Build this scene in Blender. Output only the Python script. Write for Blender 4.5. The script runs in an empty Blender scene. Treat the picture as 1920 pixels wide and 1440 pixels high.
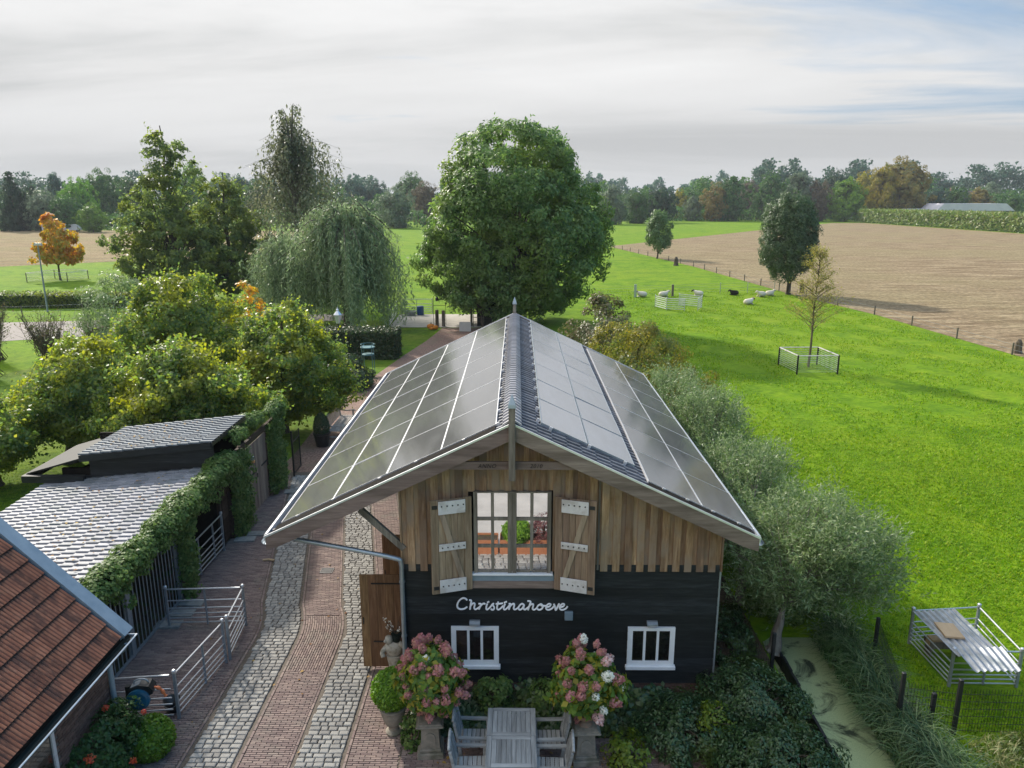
import bpy, math, numpy as np
from mathutils import Vector, Matrix
R = math.radians
scene = bpy.context.scene
C = scene.collection

# ------------------------------------------------------------------ camera
cam_d = bpy.data.cameras.new('camera')
cam = bpy.data.objects.new('camera', cam_d); C.objects.link(cam)
cam.location = (0.09, -13.47, 10.0)
cam.rotation_euler = (R(90 - 13.882), 0, R(0.397))
cam_d.sensor_fit = 'HORIZONTAL'; cam_d.sensor_width = 36.0
cam_d.lens = 36.0 * 1400 / 1920
cam_d.clip_start = 0.1; cam_d.clip_end = 6000
scene.camera = cam

# ------------------------------------------------------------------ sky, sun, exposure
SUN_AZ, SUN_EL = R(-38), R(34)       # azimuth from +Y (ahead), negative = to the left
w = bpy.data.worlds.new('World'); scene.world = w; w.use_nodes = True
nt = w.node_tree; nt.nodes.clear()
def wn(t, **k):
    n = nt.nodes.new(t)
    for a, b in k.items(): setattr(n, a, b)
    return n
def wl(a, b): nt.links.new(a, b)
sky = wn('ShaderNodeTexSky', sky_type='NISHITA', sun_disc=False)
sky.sun_elevation = SUN_EL; sky.sun_rotation = SUN_AZ; sky.air_density = 1.0; sky.dust_density = 0.6
skyb = wn('ShaderNodeVectorMath', operation='SCALE'); skyb.inputs['Scale'].default_value = 0.075
wl(sky.outputs[0], skyb.inputs[0])
tc = wn('ShaderNodeTexCoord')
sep = wn('ShaderNodeSeparateXYZ'); wl(tc.outputs['Generated'], sep.inputs[0])
def wm(op, a, b=None, c=None):
    n = wn('ShaderNodeMath', operation=op)
    for i, v in enumerate((a, b, c)):
        if v is None: continue
        if isinstance(v, (int, float)): n.inputs[i].default_value = v
        else: wl(v, n.inputs[i])
    return n.outputs[0]
def wramp(v, pts):
    n = wn('ShaderNodeValToRGB'); wl(v, n.inputs[0]); e = n.color_ramp.elements
    while len(e) > 1: e.remove(e[0])
    e[0].position, e[0].color = pts[0][0], (*pts[0][1], 1)
    for p, c in pts[1:]:
        q = e.new(p); q.color = (*c, 1)
    return n.outputs[0]
zz = wm('ADD', wm('MAXIMUM', sep.outputs['Z'], 0.0), 0.13)
cx = wm('DIVIDE', sep.outputs['X'], zz); cy = wm('DIVIDE', sep.outputs['Y'], zz)
cmb = wn('ShaderNodeCombineXYZ'); wl(wm('MULTIPLY', cx, 0.42), cmb.inputs[0]); wl(cy, cmb.inputs[1])
def wnoise(scale, det, rough, dist, off):
    a = wn('ShaderNodeVectorMath', operation='ADD'); wl(cmb.outputs[0], a.inputs[0]); a.inputs[1].default_value = off
    n = wn('ShaderNodeTexNoise'); wl(a.outputs[0], n.inputs['Vector'])
    n.inputs['Scale'].default_value = scale; n.inputs['Detail'].default_value = det
    n.inputs['Roughness'].default_value = rough; n.inputs['Distortion'].default_value = dist
    return n.outputs['Fac']
n1 = wnoise(0.55, 7, 0.56, 0.7, (3.1, 1.7, 0)); n2 = wnoise(0.85, 7, 0.58, 0.9, (7.3, 4.2, 2.0))
cloud = wramp(n1, [(0.34, (0.36, 0.365, 0.37)), (0.46, (0.455, 0.46, 0.462)), (0.56, (0.555, 0.555, 0.555)), (0.68, (0.62, 0.62, 0.62))])
# thin veil opens towards the right, where blue shows through
az = wm('ARCTAN2', sep.outputs['X'], sep.outputs['Y'])
open_ = wm('ADD', wm('MULTIPLY', n2, 1.0), wm('MULTIPLY', wm('MINIMUM', wm('MAXIMUM', wm('ADD', az, -0.05), 0.0), 1.0), 0.46))
hz = wm('MULTIPLY', wm('MAXIMUM', wm('SUBTRACT', 0.10, sep.outputs['Z']), 0.0), 5.0)
open_ = wm('SUBTRACT', open_, hz)
gap = wramp(open_, [(0.62, (0, 0, 0)), (0.86, (1, 1, 1))])
hmix = wn('ShaderNodeMix', data_type='RGBA'); wl(wm('MULTIPLY', wm('MAXIMUM', wm('SUBTRACT', 1.0, wm('MULTIPLY', sep.outputs['Z'], 7.0)), 0.0), 0.8), hmix.inputs[0]); wl(cloud, hmix.inputs[6]); hmix.inputs[7].default_value = (0.56, 0.565, 0.575, 1)      # clouds melt together towards the horizon
mixc = wn('ShaderNodeMix', data_type='RGBA'); wl(gap, mixc.inputs[0]); wl(hmix.outputs[2], mixc.inputs[6])
blue = wn('ShaderNodeMix', data_type='RGBA'); blue.inputs[0].default_value = 0.6
wl(skyb.outputs[0], blue.inputs[6]); blue.inputs[7].default_value = (0.08, 0.24, 0.46, 1)
wl(blue.outputs[2], mixc.inputs[7])
bg = wn('ShaderNodeBackground'); up_ = wm('ADD', wm('MULTIPLY', wm('MAXIMUM', sep.outputs['Z'], 0.0), 1.7), 0.86)          # an overcast sky brightens smoothly from horizon to zenith
cie = wn('ShaderNodeVectorMath', operation='SCALE'); wl(mixc.outputs[2], cie.inputs[0]); wl(up_, cie.inputs['Scale'])
wl(cie.outputs[0], bg.inputs['Color']); bg.inputs['Strength'].default_value = 0.80
wo = wn('ShaderNodeOutputWorld'); wl(bg.outputs[0], wo.inputs[0])

sd = bpy.data.lights.new('sun', 'SUN'); sd.energy = 3.5; sd.angle = R(3.0); sd.color = (1.0, 0.93, 0.82)
sun = bpy.data.objects.new('sun', sd); C.objects.link(sun)
to_sun = Vector((math.sin(SUN_AZ) * math.cos(SUN_EL), math.cos(SUN_AZ) * math.cos(SUN_EL), math.sin(SUN_EL)))
sun.rotation_euler = to_sun.to_track_quat('Z', 'Y').to_euler(); sun.location = (0, 0, 40)
scene.view_settings.view_transform = 'Standard'; scene.view_settings.look = 'None'
scene.view_settings.gamma = 1.0; scene.view_settings.use_curve_mapping = False
scene.view_settings.exposure = 0.72
try:
    scene.cycles.max_bounces = 8; scene.cycles.diffuse_bounces = 5; scene.cycles.transmission_bounces = 5; scene.cycles.transparent_max_bounces = 6
except Exception: pass

# ------------------------------------------------------------------ materials
MATS = {}
def newmat(name):
    m = bpy.data.materials.new(name); m.use_nodes = True
    t = m.node_tree; t.nodes.clear(); MATS[name] = m
    return m, t
class N:
    """small node-graph helper"""
    def __init__(s, t): s.t = t
    def n(s, typ, **k):
        o = s.t.nodes.new(typ)
        for a, b in k.items(): setattr(o, a, b)
        return o
    def l(s, a, b): s.t.links.new(a, b)
    def val(s, inp, v):
        if hasattr(v, 'links'): s.l(v, inp)
        elif isinstance(v, tuple) and len(v) == 3 and inp.type == 'RGBA': inp.default_value = (*v, 1)
        else: inp.default_value = v
    def math(s, op, a, b=0.0):
        o = s.n('ShaderNodeMath', operation=op); s.val(o.inputs[0], a); s.val(o.inputs[1], b); return o.outputs[0]
    def mix(s, f, a, b, mode='MIX'):
        o = s.n('ShaderNodeMix', data_type='RGBA', blend_type=mode); s.val(o.inputs[0], f); s.val(o.inputs[6], a); s.val(o.inputs[7], b)
        return o.outputs[2]
    def ramp(s, f, pts):
        o = s.n('ShaderNodeValToRGB'); s.l(f, o.inputs[0]); e = o.color_ramp.elements
        while len(e) > 1: e.remove(e[0])
        e[0].position = pts[0][0]; e[0].color = (*pts[0][1], 1)
        for p, c in pts[1:]: e.new(p).color = (*c, 1)
        return o.outputs[0]
    def coord(s, kind='Object', scale=(1, 1, 1), rnd=False, rot=(0, 0, 0)):
        tcn = s.n('ShaderNodeTexCoord'); v = tcn.outputs[kind]
        if kind == 'World':
            v = s.n('ShaderNodeNewGeometry').outputs['Position']
        if rnd:
            oi = s.n('ShaderNodeObjectInfo'); k = s.math('MULTIPLY', oi.outputs['Random'], 37.0)
            a = s.n('ShaderNodeVectorMath', operation='ADD'); s.l(v, a.inputs[0]); s.l(k, a.inputs[1]); v = a.outputs[0]
        mp = s.n('ShaderNodeMapping'); s.l(v, mp.inputs[0]); mp.inputs['Scale'].default_value = scale; mp.inputs['Rotation'].default_value = rot
        return mp.outputs[0]
    def noise(s, v, scale, det=5, rough=.6, dist=0.0):
        o = s.n('ShaderNodeTexNoise'); s.l(v, o.inputs['Vector']); o.inputs['Scale'].default_value = scale
        o.inputs['Detail'].default_value = det; o.inputs['Roughness'].default_value = rough; o.inputs['Distortion'].default_value = dist
        return o.outputs['Fac']
    def pos(s):
        return s.n('ShaderNodeNewGeometry').outputs['Position']
    def rand(s, kind):
        if kind == 'obj': return s.n('ShaderNodeObjectInfo').outputs['Random']
        return s.n('ShaderNodeNewGeometry').outputs['Random Per Island']
    def bright(s, c, r, amt, hue=0.0):
        h = s.n('ShaderNodeHueSaturation'); s.l(c, h.inputs['Color'])
        v = s.math('MULTIPLY_ADD', r, 2 * amt); h_ = v.node; h_.inputs[2].default_value = 1 - amt
        s.l(v, h.inputs['Value'])
        if hue:
            q = s.math('MULTIPLY_ADD', r, 2 * hue); q.node.inputs[2].default_value = .5 - hue; s.l(q, h.inputs['Hue'])
        return h.outputs[0]
    def bsdf(s, color, rough=.7, spec=.3, metal=0.0, normal=None, **k):
        b = s.n('ShaderNodeBsdfPrincipled'); s.val(b.inputs['Base Color'], color); s.val(b.inputs['Roughness'], rough)
        s.val(b.inputs['Specular IOR Level'], spec); s.val(b.inputs['Metallic'], metal)
        if normal is not None: s.l(normal, b.inputs['Normal'])
        return b
    def bump(s, h, strength=.3, dist=.02):
        b = s.n('ShaderNodeBump'); s.l(h, b.inputs['Height']); b.inputs['Strength'].default_value = strength; b.inputs['Distance'].default_value = dist
        return b.outputs[0]
    def out(s, sh):
        o = s.n('ShaderNodeOutputMaterial'); s.l(sh, o.inputs[0])

def mat(name, c1, c2=None, rough=.75, spec=.25, metal=0.0, scale=6, stretch=(1, 1, 1), det=6, lo=.35, hi=.65,
        rnd=None, amt=.15, hue=0.0, bump=0.0, bdist=.01, roff=True, c3=None, s3=1.2, lo3=.5, hi3=.62):
    m, t = newmat(name); g = N(t)
    v = g.coord('Object', stretch, rnd=(rnd == 'obj' and roff))
    f = g.noise(v, scale, det)
    c2 = c2 or tuple(x * .7 for x in c1)
    col = g.ramp(f, [(lo, c1), (hi, c2)])
    if c3:
        f3 = g.noise(v, s3, 5, .65)
        k = g.ramp(f3, [(lo3, (0, 0, 0)), (hi3, (1, 1, 1))]); col = g.mix(k, col, c3)
    if rnd: col = g.bright(col, g.rand(rnd), amt, hue)
    nrm = g.bump(f, bump, bdist) if bump else None
    g.out(g.bsdf(col, rough, spec, metal, nrm).outputs[0]); return m

def leafmat(name, cols, trans=.4, rough=.45, spec=.35, obj=0.0, patch=None, pscale=.5):
    """leaf colour differs from leaf to leaf; part of the light passes through the blade"""
    m, t = newmat(name); g = N(t)
    cols = [tuple(min(.8, q * (1.18 if max(c_) < .3 else 1)) for q in c_) for c_ in cols]; r = g.rand('isl'); n = len(cols)
    col = g.ramp(r, [((i + .5) / n, c) for i, c in enumerate(cols)])
    if patch:
        f = g.noise(g.coord('Object'), pscale, 3, .5); k = g.ramp(f, [(.5, (0, 0, 0)), (.62, (1, 1, 1))]); col = g.mix(k, col, patch)
    if obj: col = g.bright(col, g.rand('obj'), obj, .012)
    b = g.bsdf(col, rough, spec)
    tr = g.n('ShaderNodeBsdfTranslucent'); tc_ = g.mix(.5, col, (0.55, 0.75, 0.08), 'MULTIPLY'); 
    tb = g.n('ShaderNodeHueSaturation'); g.l(col, tb.inputs['Color']); tb.inputs['Value'].default_value = 1.9; tb.inputs['Saturation'].default_value = 1.12
    g.l(tb.outputs[0], tr.inputs['Color'])
    mx = g.n('ShaderNodeMixShader'); mx.inputs[0].default_value = trans; g.l(b.outputs[0], mx.inputs[1]); g.l(tr.outputs[0], mx.inputs[2])
    g.out(mx.outputs[0]); return m

# ------------------------------------------------------------------ mesh helpers
class MB:
    def __init__(s): s.v = []; s.f = []
    def add(s, vs, fs):
        o = len(s.v); s.v += [tuple(p) for p in vs]; s.f += [tuple(i + o for i in q) for q in fs]; return s
    def box(s, x0, x1, y0, y1, z0, z1):
        return s.add([(x0, y0, z0), (x1, y0, z0), (x1, y1, z0), (x0, y1, z0), (x0, y0, z1), (x1, y0, z1), (x1, y1, z1), (x0, y1, z1)],
                     [(0, 3, 2, 1), (4, 5, 6, 7), (0, 1, 5, 4), (1, 2, 6, 5), (2, 3, 7, 6), (3, 0, 4, 7)])
    def bbox(s, x0, x1, y0, y1, z0, z1, b=.01):
        """box with chamfered edges"""
        xs, ys, zs = (x0, x1), (y0, y1), (z0, z1); o = len(s.v); idx = {}
        for i in (0, 1):
            for j in (0, 1):
                for k in (0, 1):
                    sx, sy, sz = 1 - 2 * i, 1 - 2 * j, 1 - 2 * k
                    for a, d in enumerate(((0, b, b), (b, 0, b), (b, b, 0))):
                        idx[i, j, k, a] = len(s.v)
                        s.v.append((xs[i] + sx * d[0], ys[j] + sy * d[1], zs[k] + sz * d[2]))
        q = lambda *t: s.f.append(tuple(idx[u] for u in t))
        for i in (0, 1):
            q((i, 0, 0, 0), (i, 1, 0, 0), (i, 1, 1, 0), (i, 0, 1, 0)); q((0, i, 0, 1), (1, i, 0, 1), (1, i, 1, 1), (0, i, 1, 1)); q((0, 0, i, 2), (1, 0, i, 2), (1, 1, i, 2), (0, 1, i, 2))
            for j in (0, 1):
                q((i, j, 0, 0), (i, j, 0, 1), (i, j, 1, 1), (i, j, 1, 0)); q((i, 0, j, 0), (i, 0, j, 2), (i, 1, j, 2), (i, 1, j, 0)); q((0, i, j, 1), (0, i, j, 2), (1, i, j, 2), (1, i, j, 1))
                for k in (0, 1): q((i, j, k, 0), (i, j, k, 1), (i, j, k, 2))
        return s
    def bar(s, p, q, w, h, up=(0, 0, 1)):
        p, q = Vector(p), Vector(q); d = (q - p).normalized(); u = Vector(up)
        if abs(d.dot(u)) > .98: u = Vector((0, 1, 0))
        a = d.cross(u).normalized() * (w / 2); b = a.cross(d).normalized() * (h / 2)
        vs = [p - a - b, p + a - b, p + a + b, p - a + b, q - a - b, q + a - b, q + a + b, q - a + b]
        return s.add(vs, [(0, 1, 2, 3), (7, 6, 5, 4), (0, 4, 5, 1), (1, 5, 6, 2), (2, 6, 7, 3), (3, 7, 4, 0)])
    def tube(s, pts, r, n=8, cap=True, flat=1.0):
        pts = [Vector(p) for p in pts]; m = len(pts)
        rs = r if isinstance(r, (list, tuple)) else [r] * m
        o = len(s.v); u = None
        for i, p in enumerate(pts):
            d = (pts[min(i + 1, m - 1)] - pts[max(i - 1, 0)]).normalized()
            if u is None: u = d.orthogonal().normalized()
            u = (u - d * u.dot(d)); u = u.normalized() if u.length > 1e-6 else d.orthogonal().normalized()
            b = d.cross(u)
            for k in range(n):
                a = 2 * math.pi * k / n; s.v.append(tuple(p + (u * math.cos(a) + b * math.sin(a) * flat) * rs[i]))
        for i in range(m - 1):
            for k in range(n):
                a = o + i * n + k; b = o + i * n + (k + 1) % n; s.f.append((a, b, b + n, a + n))
        if cap:
            s.f.append(tuple(o + k for k in reversed(range(n)))); s.f.append(tuple(o + (m - 1) * n + k for k in range(n)))
        return s
    def lathe(s, prof, c=(0, 0, 0), n=20, sx=1, sy=1):
        o = len(s.v)
        for r, z in prof:
            for k in range(n):
                a = 2 * math.pi * k / n; s.v.append((c[0] + r * sx * math.cos(a), c[1] + r * sy * math.sin(a), c[2] + z))
        for i in range(len(prof) - 1):
            for k in range(n):
                a = o + i * n + k; b = o + i * n + (k + 1) % n; s.f.append((a, b, b + n, a + n))
        s.f.append(tuple(o + k for k in reversed(range(n)))); s.f.append(tuple(o + (len(prof) - 1) * n + k for k in range(n)))
        return s
    def prism(s, poly, a, b, axis='y'):
        """extrude a 2-D polygon between a and b along an axis (poly in the two other axes)"""
        n = len(poly)
        P = (lambda u, v, t: (u, t, v)) if axis == 'y' else ((lambda u, v, t: (t, u, v)) if axis == 'x' else (lambda u, v, t: (u, v, t)))
        vs = [P(u, v, a) for u, v in poly] + [P(u, v, b) for u, v in poly]
        return s.add(vs, [tuple(range(n)), tuple(reversed(range(n, 2 * n)))] + [(i, i + n, (i + 1) % n + n, (i + 1) % n) for i in range(n)])
    def xf(s, M):
        s.v = [tuple(M @ Vector(p)) for p in s.v]; return s
    def merge(s, o, M=None):
        return s.add([tuple(M @ Vector(p)) for p in o.v] if M else o.v, o.f)
    def mesh(s, name, m=None, smooth=False):
        me = bpy.data.meshes.new(name); me.from_pydata(s.v, [], s.f); me.update()
        import bmesh
        bm = bmesh.new(); bm.from_mesh(me); bmesh.ops.recalc_face_normals(bm, faces=bm.faces); bm.to_mesh(me); bm.free()
        if smooth: me.polygons.foreach_set('use_smooth', [True] * len(me.polygons))
        if m is not None: me.materials.append(MATS[m] if isinstance(m, str) else m)
        return me
    def build(s, name, m, parent=None, smooth=False, loc=None):
        return link(name, s.mesh(name, m, smooth), parent, loc)

def link(name, me, parent=None, loc=None, mtx=None):
    o = bpy.data.objects.new(name, me); C.objects.link(o)
    if parent is not None: o.parent = parent
    if loc is not None: o.location = loc
    if mtx is not None: o.matrix_local = mtx
    return o
def thing(name, label, cat, loc=(0, 0, 0), rz=0.0, group=None):
    o = bpy.data.objects.new(name, None); C.objects.link(o); o.location = loc; o.rotation_euler = (0, 0, rz); o.empty_display_size = .2
    return tag(o, label, cat, group)
def tag(o, label, cat, group=None):
    o['label'] = label; o['category'] = cat
    if group: o['group'] = group
    return o
def kind(o, k): o['kind'] = k; return o
def copy_tree(o, parent=None):
    c = o.copy(); C.objects.link(c); c.parent = parent
    for ch in list(o.children): copy_tree(ch, c)
    return c
def spline(pts, n=6):
    """Catmull-Rom through the points"""
    P = [Vector(p) for p in pts]; P = [P[0] * 2 - P[1]] + P + [P[-1] * 2 - P[-2]]; out = []
    for i in range(1, len(P) - 2):
        a, b, c, d = P[i - 1:i + 3]
        for k in range(n):
            t = k / n; out.append(.5 * ((2 * b) + (c - a) * t + (2 * a - 5 * b + 4 * c - d) * t * t + (3 * b - a - 3 * c + d) * t ** 3))
    return out + [P[-2]]
def fmesh(name, V, F4, m):
    """quick mesh from numpy arrays, faces all quads"""
    me = bpy.data.meshes.new(name); nv, nf = len(V), len(F4)
    me.vertices.add(nv); me.vertices.foreach_set('co', np.asarray(V, np.float32).ravel())
    k = F4.shape[1]
    me.loops.add(nf * k); me.loops.foreach_set('vertex_index', np.asarray(F4, np.int32).ravel())
    me.polygons.add(nf); me.polygons.foreach_set('loop_start', np.arange(0, nf * k, k, dtype=np.int32))
    try: me.polygons.foreach_set('loop_total', np.full(nf, k, np.int32))
    except Exception: pass
    me.update(calc_edges=True); me.materials.append(MATS[m] if isinstance(m, str) else m); return me
def unit(a): return a / np.maximum(np.linalg.norm(a, axis=1, keepdims=True), 1e-9)
def leafgeo(rng, P, Nn, L, W, bias=(0, 0, 0), fold=.12, lv=.35, axis=None):
    n = len(P); Nn = unit(Nn)
    a = (rng.normal(size=(n, 3)) if axis is None else axis) + np.array(bias)
    a = unit(a - Nn * (a * Nn).sum(1, keepdims=True)); b = np.cross(Nn, a)
    l = (L * (1 - lv + 2 * lv * rng.random(n)))[:, None]; wv = l * (W / L)
    m = P + a * l * .45
    V = np.stack([P, m + b * wv * .5 + Nn * l * fold, P + a * l, m - b * wv * .5 + Nn * l * fold], 1).reshape(-1, 3)
    F = np.arange(4 * n).reshape(-1, 4)
    return V, F
def sph(rng, n): return unit(rng.normal(size=(n, 3)))
def crown_clumps(rng, K, prof, cx, cy, rx, ry, z0, z1, inner=.25, lump=.22, lean=(0, 0)):
    ts = np.linspace(0, 1, 60); pr = np.interp(ts, [p[0] for p in prof], [p[1] for p in prof])
    cdf = np.cumsum(pr ** 1.6 + 1e-4); cdf /= cdf[-1]
    t = np.interp(rng.random(K), cdf, ts); a = rng.random(K) * 2 * np.pi
    Rr = np.interp(t, ts, pr); ph = rng.random(6) * 6.28
    Rr = Rr * (1 + lump * (np.sin(2 * a + ph[0] + 5 * t) * .5 + np.sin(3 * a + ph[1] - 7 * t) * .5 + np.sin(5 * a + ph[2] + 9 * t) * .4))
    u = np.where(rng.random(K) < inner, np.sqrt(rng.random(K)) * .75, .78 + .22 * rng.random(K))
    c = np.stack([cx + rx * Rr * u * np.cos(a) + lean[0] * t, cy + ry * Rr * u * np.sin(a) + lean[1] * t, z0 + (z1 - z0) * t], 1)
    o = np.stack([np.cos(a) * u, np.sin(a) * u, (t - .45) * 1.6], 1)
    return c, unit(o)
def clump_leaves(rng, c, o, n, cr, flat=.75, L=.2, W=.1, up=.35, out=.7, bias=(0, 0, -.2), crv=.4, lv=.35):
    K = len(c); i = rng.integers(0, K, n); d = sph(rng, n)
    d = unit(d + o[i] * .45)
    rk = cr * (1 - crv + 2 * crv * rng.random(K)); r = (rk[i] * (.35 + .65 * np.sqrt(rng.random(n))))[:, None]
    P = c[i] + d * r * np.array([1, 1, flat])
    Nn = d * .8 + o[i] * out + np.array([0, 0, up]) + rng.normal(size=(n, 3)) * .45
    return leafgeo(rng, P, Nn, L, W, bias, lv=lv)
def limbs(rng, m, base, top, r0, targets, n=14, wob=.25, lo=.3, rl=.35, sides=7):
    """trunk from base to top, limbs reaching for clump centres"""
    base, top = Vector(base), Vector(top); H = (top - base).length
    pts = [base.lerp(top, t) + Vector((rng.normal() * wob * .25, rng.normal() * wob * .25, 0)) * (1 if 0 < t < 1 else 0) for t in (0, .12, .3, .5, .7, .86, 1)]
    sp = spline(pts, 3); rr = [max(r0 * (1.25 if i == 0 else 1) * (1 - .88 * i / (len(sp) - 1)), .012) for i in range(len(sp))]
    m.tube(sp, rr, sides)
    if len(targets):
        for k in rng.choice(len(targets), min(n, len(targets)), replace=False):
            tgt = Vector(targets[k]); f = min(max(lo, (tgt.z - base.z) / H * (.45 + .35 * rng.random())), .93)
            i = int(f * (len(sp) - 1)); st = sp[i]; mid = st.lerp(tgt, .5) + Vector((rng.normal() * .1, rng.normal() * .1, .12 * (tgt - st).length * (.2 + rng.random())))
            q = spline([st, mid, tgt], 4); r1 = rr[i] * rl
            m.tube(q, [max(r1 * (1 - .85 * j / (len(q) - 1)), .008) for j in range(len(q))], 5)
    return m
# ------------------------------------------------------------------ material library
def grassmat(name, cs, big=.06, mid=.8, fine=9.0, bstr=.6):
    m, t = newmat(name); g = N(t); p = g.pos()
    sx = g.n('ShaderNodeMapping'); g.l(p, sx.inputs[0]); sx.inputs['Scale'].default_value = (1, 1.0, 1)
    a = g.noise(sx.outputs[0], big, 4, .6); b = g.noise(sx.outputs[0], mid, 6, .65, .3)
    s2 = g.n('ShaderNodeMapping'); g.l(p, s2.inputs[0]); s2.inputs['Scale'].default_value = (.45, 1.5, 1); s2.inputs['Rotation'].default_value = (0, 0, .25); c = g.noise(s2.outputs[0], fine * .55, 7, .75)
    col = g.ramp(b, [(.30, cs[0]), (.5, cs[1]), (.68, cs[2])])
    k = g.ramp(a, [(.42, (0, 0, 0)), (.62, (1, 1, 1))]); col = g.mix(g.math('MULTIPLY', k, .6), col, cs[3])
    a2 = g.noise(sx.outputs[0], .33, 5, .65, .5); k = g.ramp(a2, [(.38, (.70, .78, .9)), (.5, (.97, .97, 1)), (.62, (1.15, 1.02, 1.6))]); col = g.mix(1.0, col, k, 'MULTIPLY')
    k2 = g.ramp(c, [(.36, (.42, .50, .5)), (.47, (.86, .90, .9)), (.60, (1.16, 1.10, 1.3))]); col = g.mix(1.0, col, k2, 'MULTIPLY')
    d = g.noise(sx.outputs[0], 4.5, 5, .6); k3 = g.ramp(d, [(.58, (0, 0, 0)), (.72, (1, 1, 1))])
    col = g.mix(g.math('MULTIPLY', k3, .5), col, cs[4])
    h = g.math('ADD', g.math('MULTIPLY', c, .6), b)
    g.out(g.bsdf(col, .9, .12, 0, g.bump(h, bstr, .15)).outputs[0]); return m
grassmat('pasture', [(.090, .185, .003), (.135, .250, .004), (.165, .285, .005), (.18, .27, .008), (.27, .31, .03)])
grassmat('lawn', [(.060, .125, .006), (.105, .195, .008), (.15, .23, .012), (.16, .2, .02), (.2, .2, .05)], big=.2, mid=1.4)
def fieldmat(name, cs, rot, sc):
    m, t = newmat(name); g = N(t); p = g.pos()
    mp = g.n('ShaderNodeMapping'); g.l(p, mp.inputs[0]); mp.inputs['Rotation'].default_value = (0, 0, rot); mp.inputs['Scale'].default_value = (.28, 1, 1)
    f1 = g.noise(mp.outputs[0], sc, 5, .7); 
    f2 = g.noise(p, .035, 4, .6); f3 = g.noise(p, 2.2, 6, .75)
    col = g.ramp(f1, [(.34, cs[0]), (.5, cs[1]), (.64, cs[2])])
    wv = g.n('ShaderNodeTexWave'); wm_ = g.n('ShaderNodeMapping'); g.l(p, wm_.inputs[0]); wm_.inputs['Rotation'].default_value = (0, 0, rot); g.l(wm_.outputs[0], wv.inputs[0]); wv.bands_direction = 'Y'; wv.inputs['Scale'].default_value = .22; wv.inputs['Distortion'].default_value = 1.2; wv.inputs['Detail'].default_value = 4; wv.inputs['Detail Scale'].default_value = 1.5
    kw = g.ramp(wv.outputs['Fac'], [(.15, (.72, .70, .68)), (.6, (1.1, 1.1, 1.1))]); col = g.mix(.38, col, kw, 'MULTIPLY')
    k = g.ramp(f2, [(.42, (0, 0, 0)), (.6, (1, 1, 1))]); col = g.mix(g.math('MULTIPLY', k, .6), col, cs[3])
    k3 = g.ramp(f3, [(.34, (.5, .5, .5)), (.62, (1.28, 1.26, 1.22))]); col = g.mix(1.0, col, k3, 'MULTIPLY')
    g.out(g.bsdf(col, .95, .08, 0, g.bump(g.math('ADD', f1, f3), .7, .2)).outputs[0]); return m
fieldmat('stubble', [(.175, .125, .075), (.265, .20, .125), (.37, .295, .185), (.27, .225, .125)], R(-18), .55)
fieldmat('stubble_left', [(.19, .14, .075), (.28, .21, .12), (.36, .28, .17), (.26, .23, .11)], R(5), .5)
mat('soil', (.045, .032, .02), (.085, .06, .036), scale=14, bump=.6, bdist=.03, c3=(.04, .07, .015), s3=1.6)
mat('bank', (.05, .045, .022), (.06, .11, .015), scale=3, bump=.5, bdist=.05)
mat('gravel', (.15, .085, .065), (.30, .19, .145), scale=13, bump=.8, bdist=.03, lo=.42, hi=.58, c3=(.20, .14, .10), s3=.9)
mat('concrete', (.50, .46, .41), (.40, .37, .33), scale=1.2, bump=.15)
mat('slab', (.27, .27, .25), (.19, .19, .18), scale=9, rnd='obj', amt=.12, bump=.2)
mat('asphalt', (.16, .135, .12), (.21, .18, .16), scale=5, bump=.3)
mat('joint_sand', (.15, .12, .095), (.085, .07, .055), scale=20, bump=.3)
mat('brick_paver', (.255, .185, .165), (.195, .145, .132), scale=5, rnd='isl', amt=.22, hue=.012, bump=.25, c3=(.21, .185, .155), s3=.7, lo3=.52, hi3=.7)
mat('cobble', (.33, .315, .29), (.22, .215, .205), scale=18, rnd='obj', amt=.22, hue=.012, bump=.5, bdist=.012, roff=True)
mat('cobbles', (.33, .315, .29), (.22, .215, .205), scale=18, rnd='isl', amt=.22, hue=.012, bump=.5, bdist=.012)
def woodmat(name, c1, c2, c3, amt=.28, axis='z', hue=.012, fine=26, rough=.72, spec=.2, rnd='obj', grey=None):
    m, t = newmat(name); g = N(t)
    s = {'z': (1, 1, .09), 'x': (.09, 1, 1), 'y': (1, .09, 1)}[axis]
    v = g.coord('Object', s, rnd=(rnd == 'obj')); f = g.noise(v, fine, 6, .65, .4); f2 = g.noise(v, 5, 4, .6)
    col = g.ramp(f, [(.3, c1), (.5, c2), (.7, c3)]); k = g.ramp(f2, [(.35, (.62, .6, .58)), (.62, (1.08, 1.06, 1.04))]); col = g.mix(1.0, col, k, 'MULTIPLY')
    if grey:
        f4 = g.noise(g.coord('Object', (1, 1, 1), rnd=(rnd == 'obj')), 1.3, 4, .6); k = g.ramp(f4, [(.46, (0, 0, 0)), (.62, (1, 1, 1))]); col = g.mix(k, col, grey)
    if rnd: col = g.bright(col, g.rand(rnd), amt, hue)
    g.out(g.bsdf(col, rough, spec, 0, g.bump(f, .35, .006)).outputs[0]); return m
woodmat('cedar', (.19, .112, .065), (.30, .19, .115), (.43, .295, .195), amt=.34, hue=.008, grey=(.24, .175, .13))
woodmat('weathered', (.165, .125, .106), (.22, .168, .145), (.275, .218, .19), amt=.08, axis='x')
woodmat('weathered_post', (.15, .13, .105), (.22, .195, .165), (.29, .26, .22), amt=.06)
woodmat('oak_shutter', (.22, .155, .105), (.29, .21, .145), (.36, .275, .20), amt=.2)
woodmat('oak_brace', (.28, .215, .155), (.36, .285, .21), (.43, .345, .26), amt=.1)
woodmat('door_wood', (.15, .085, .042), (.24, .145, .072), (.33, .21, .11), amt=.2)
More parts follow.
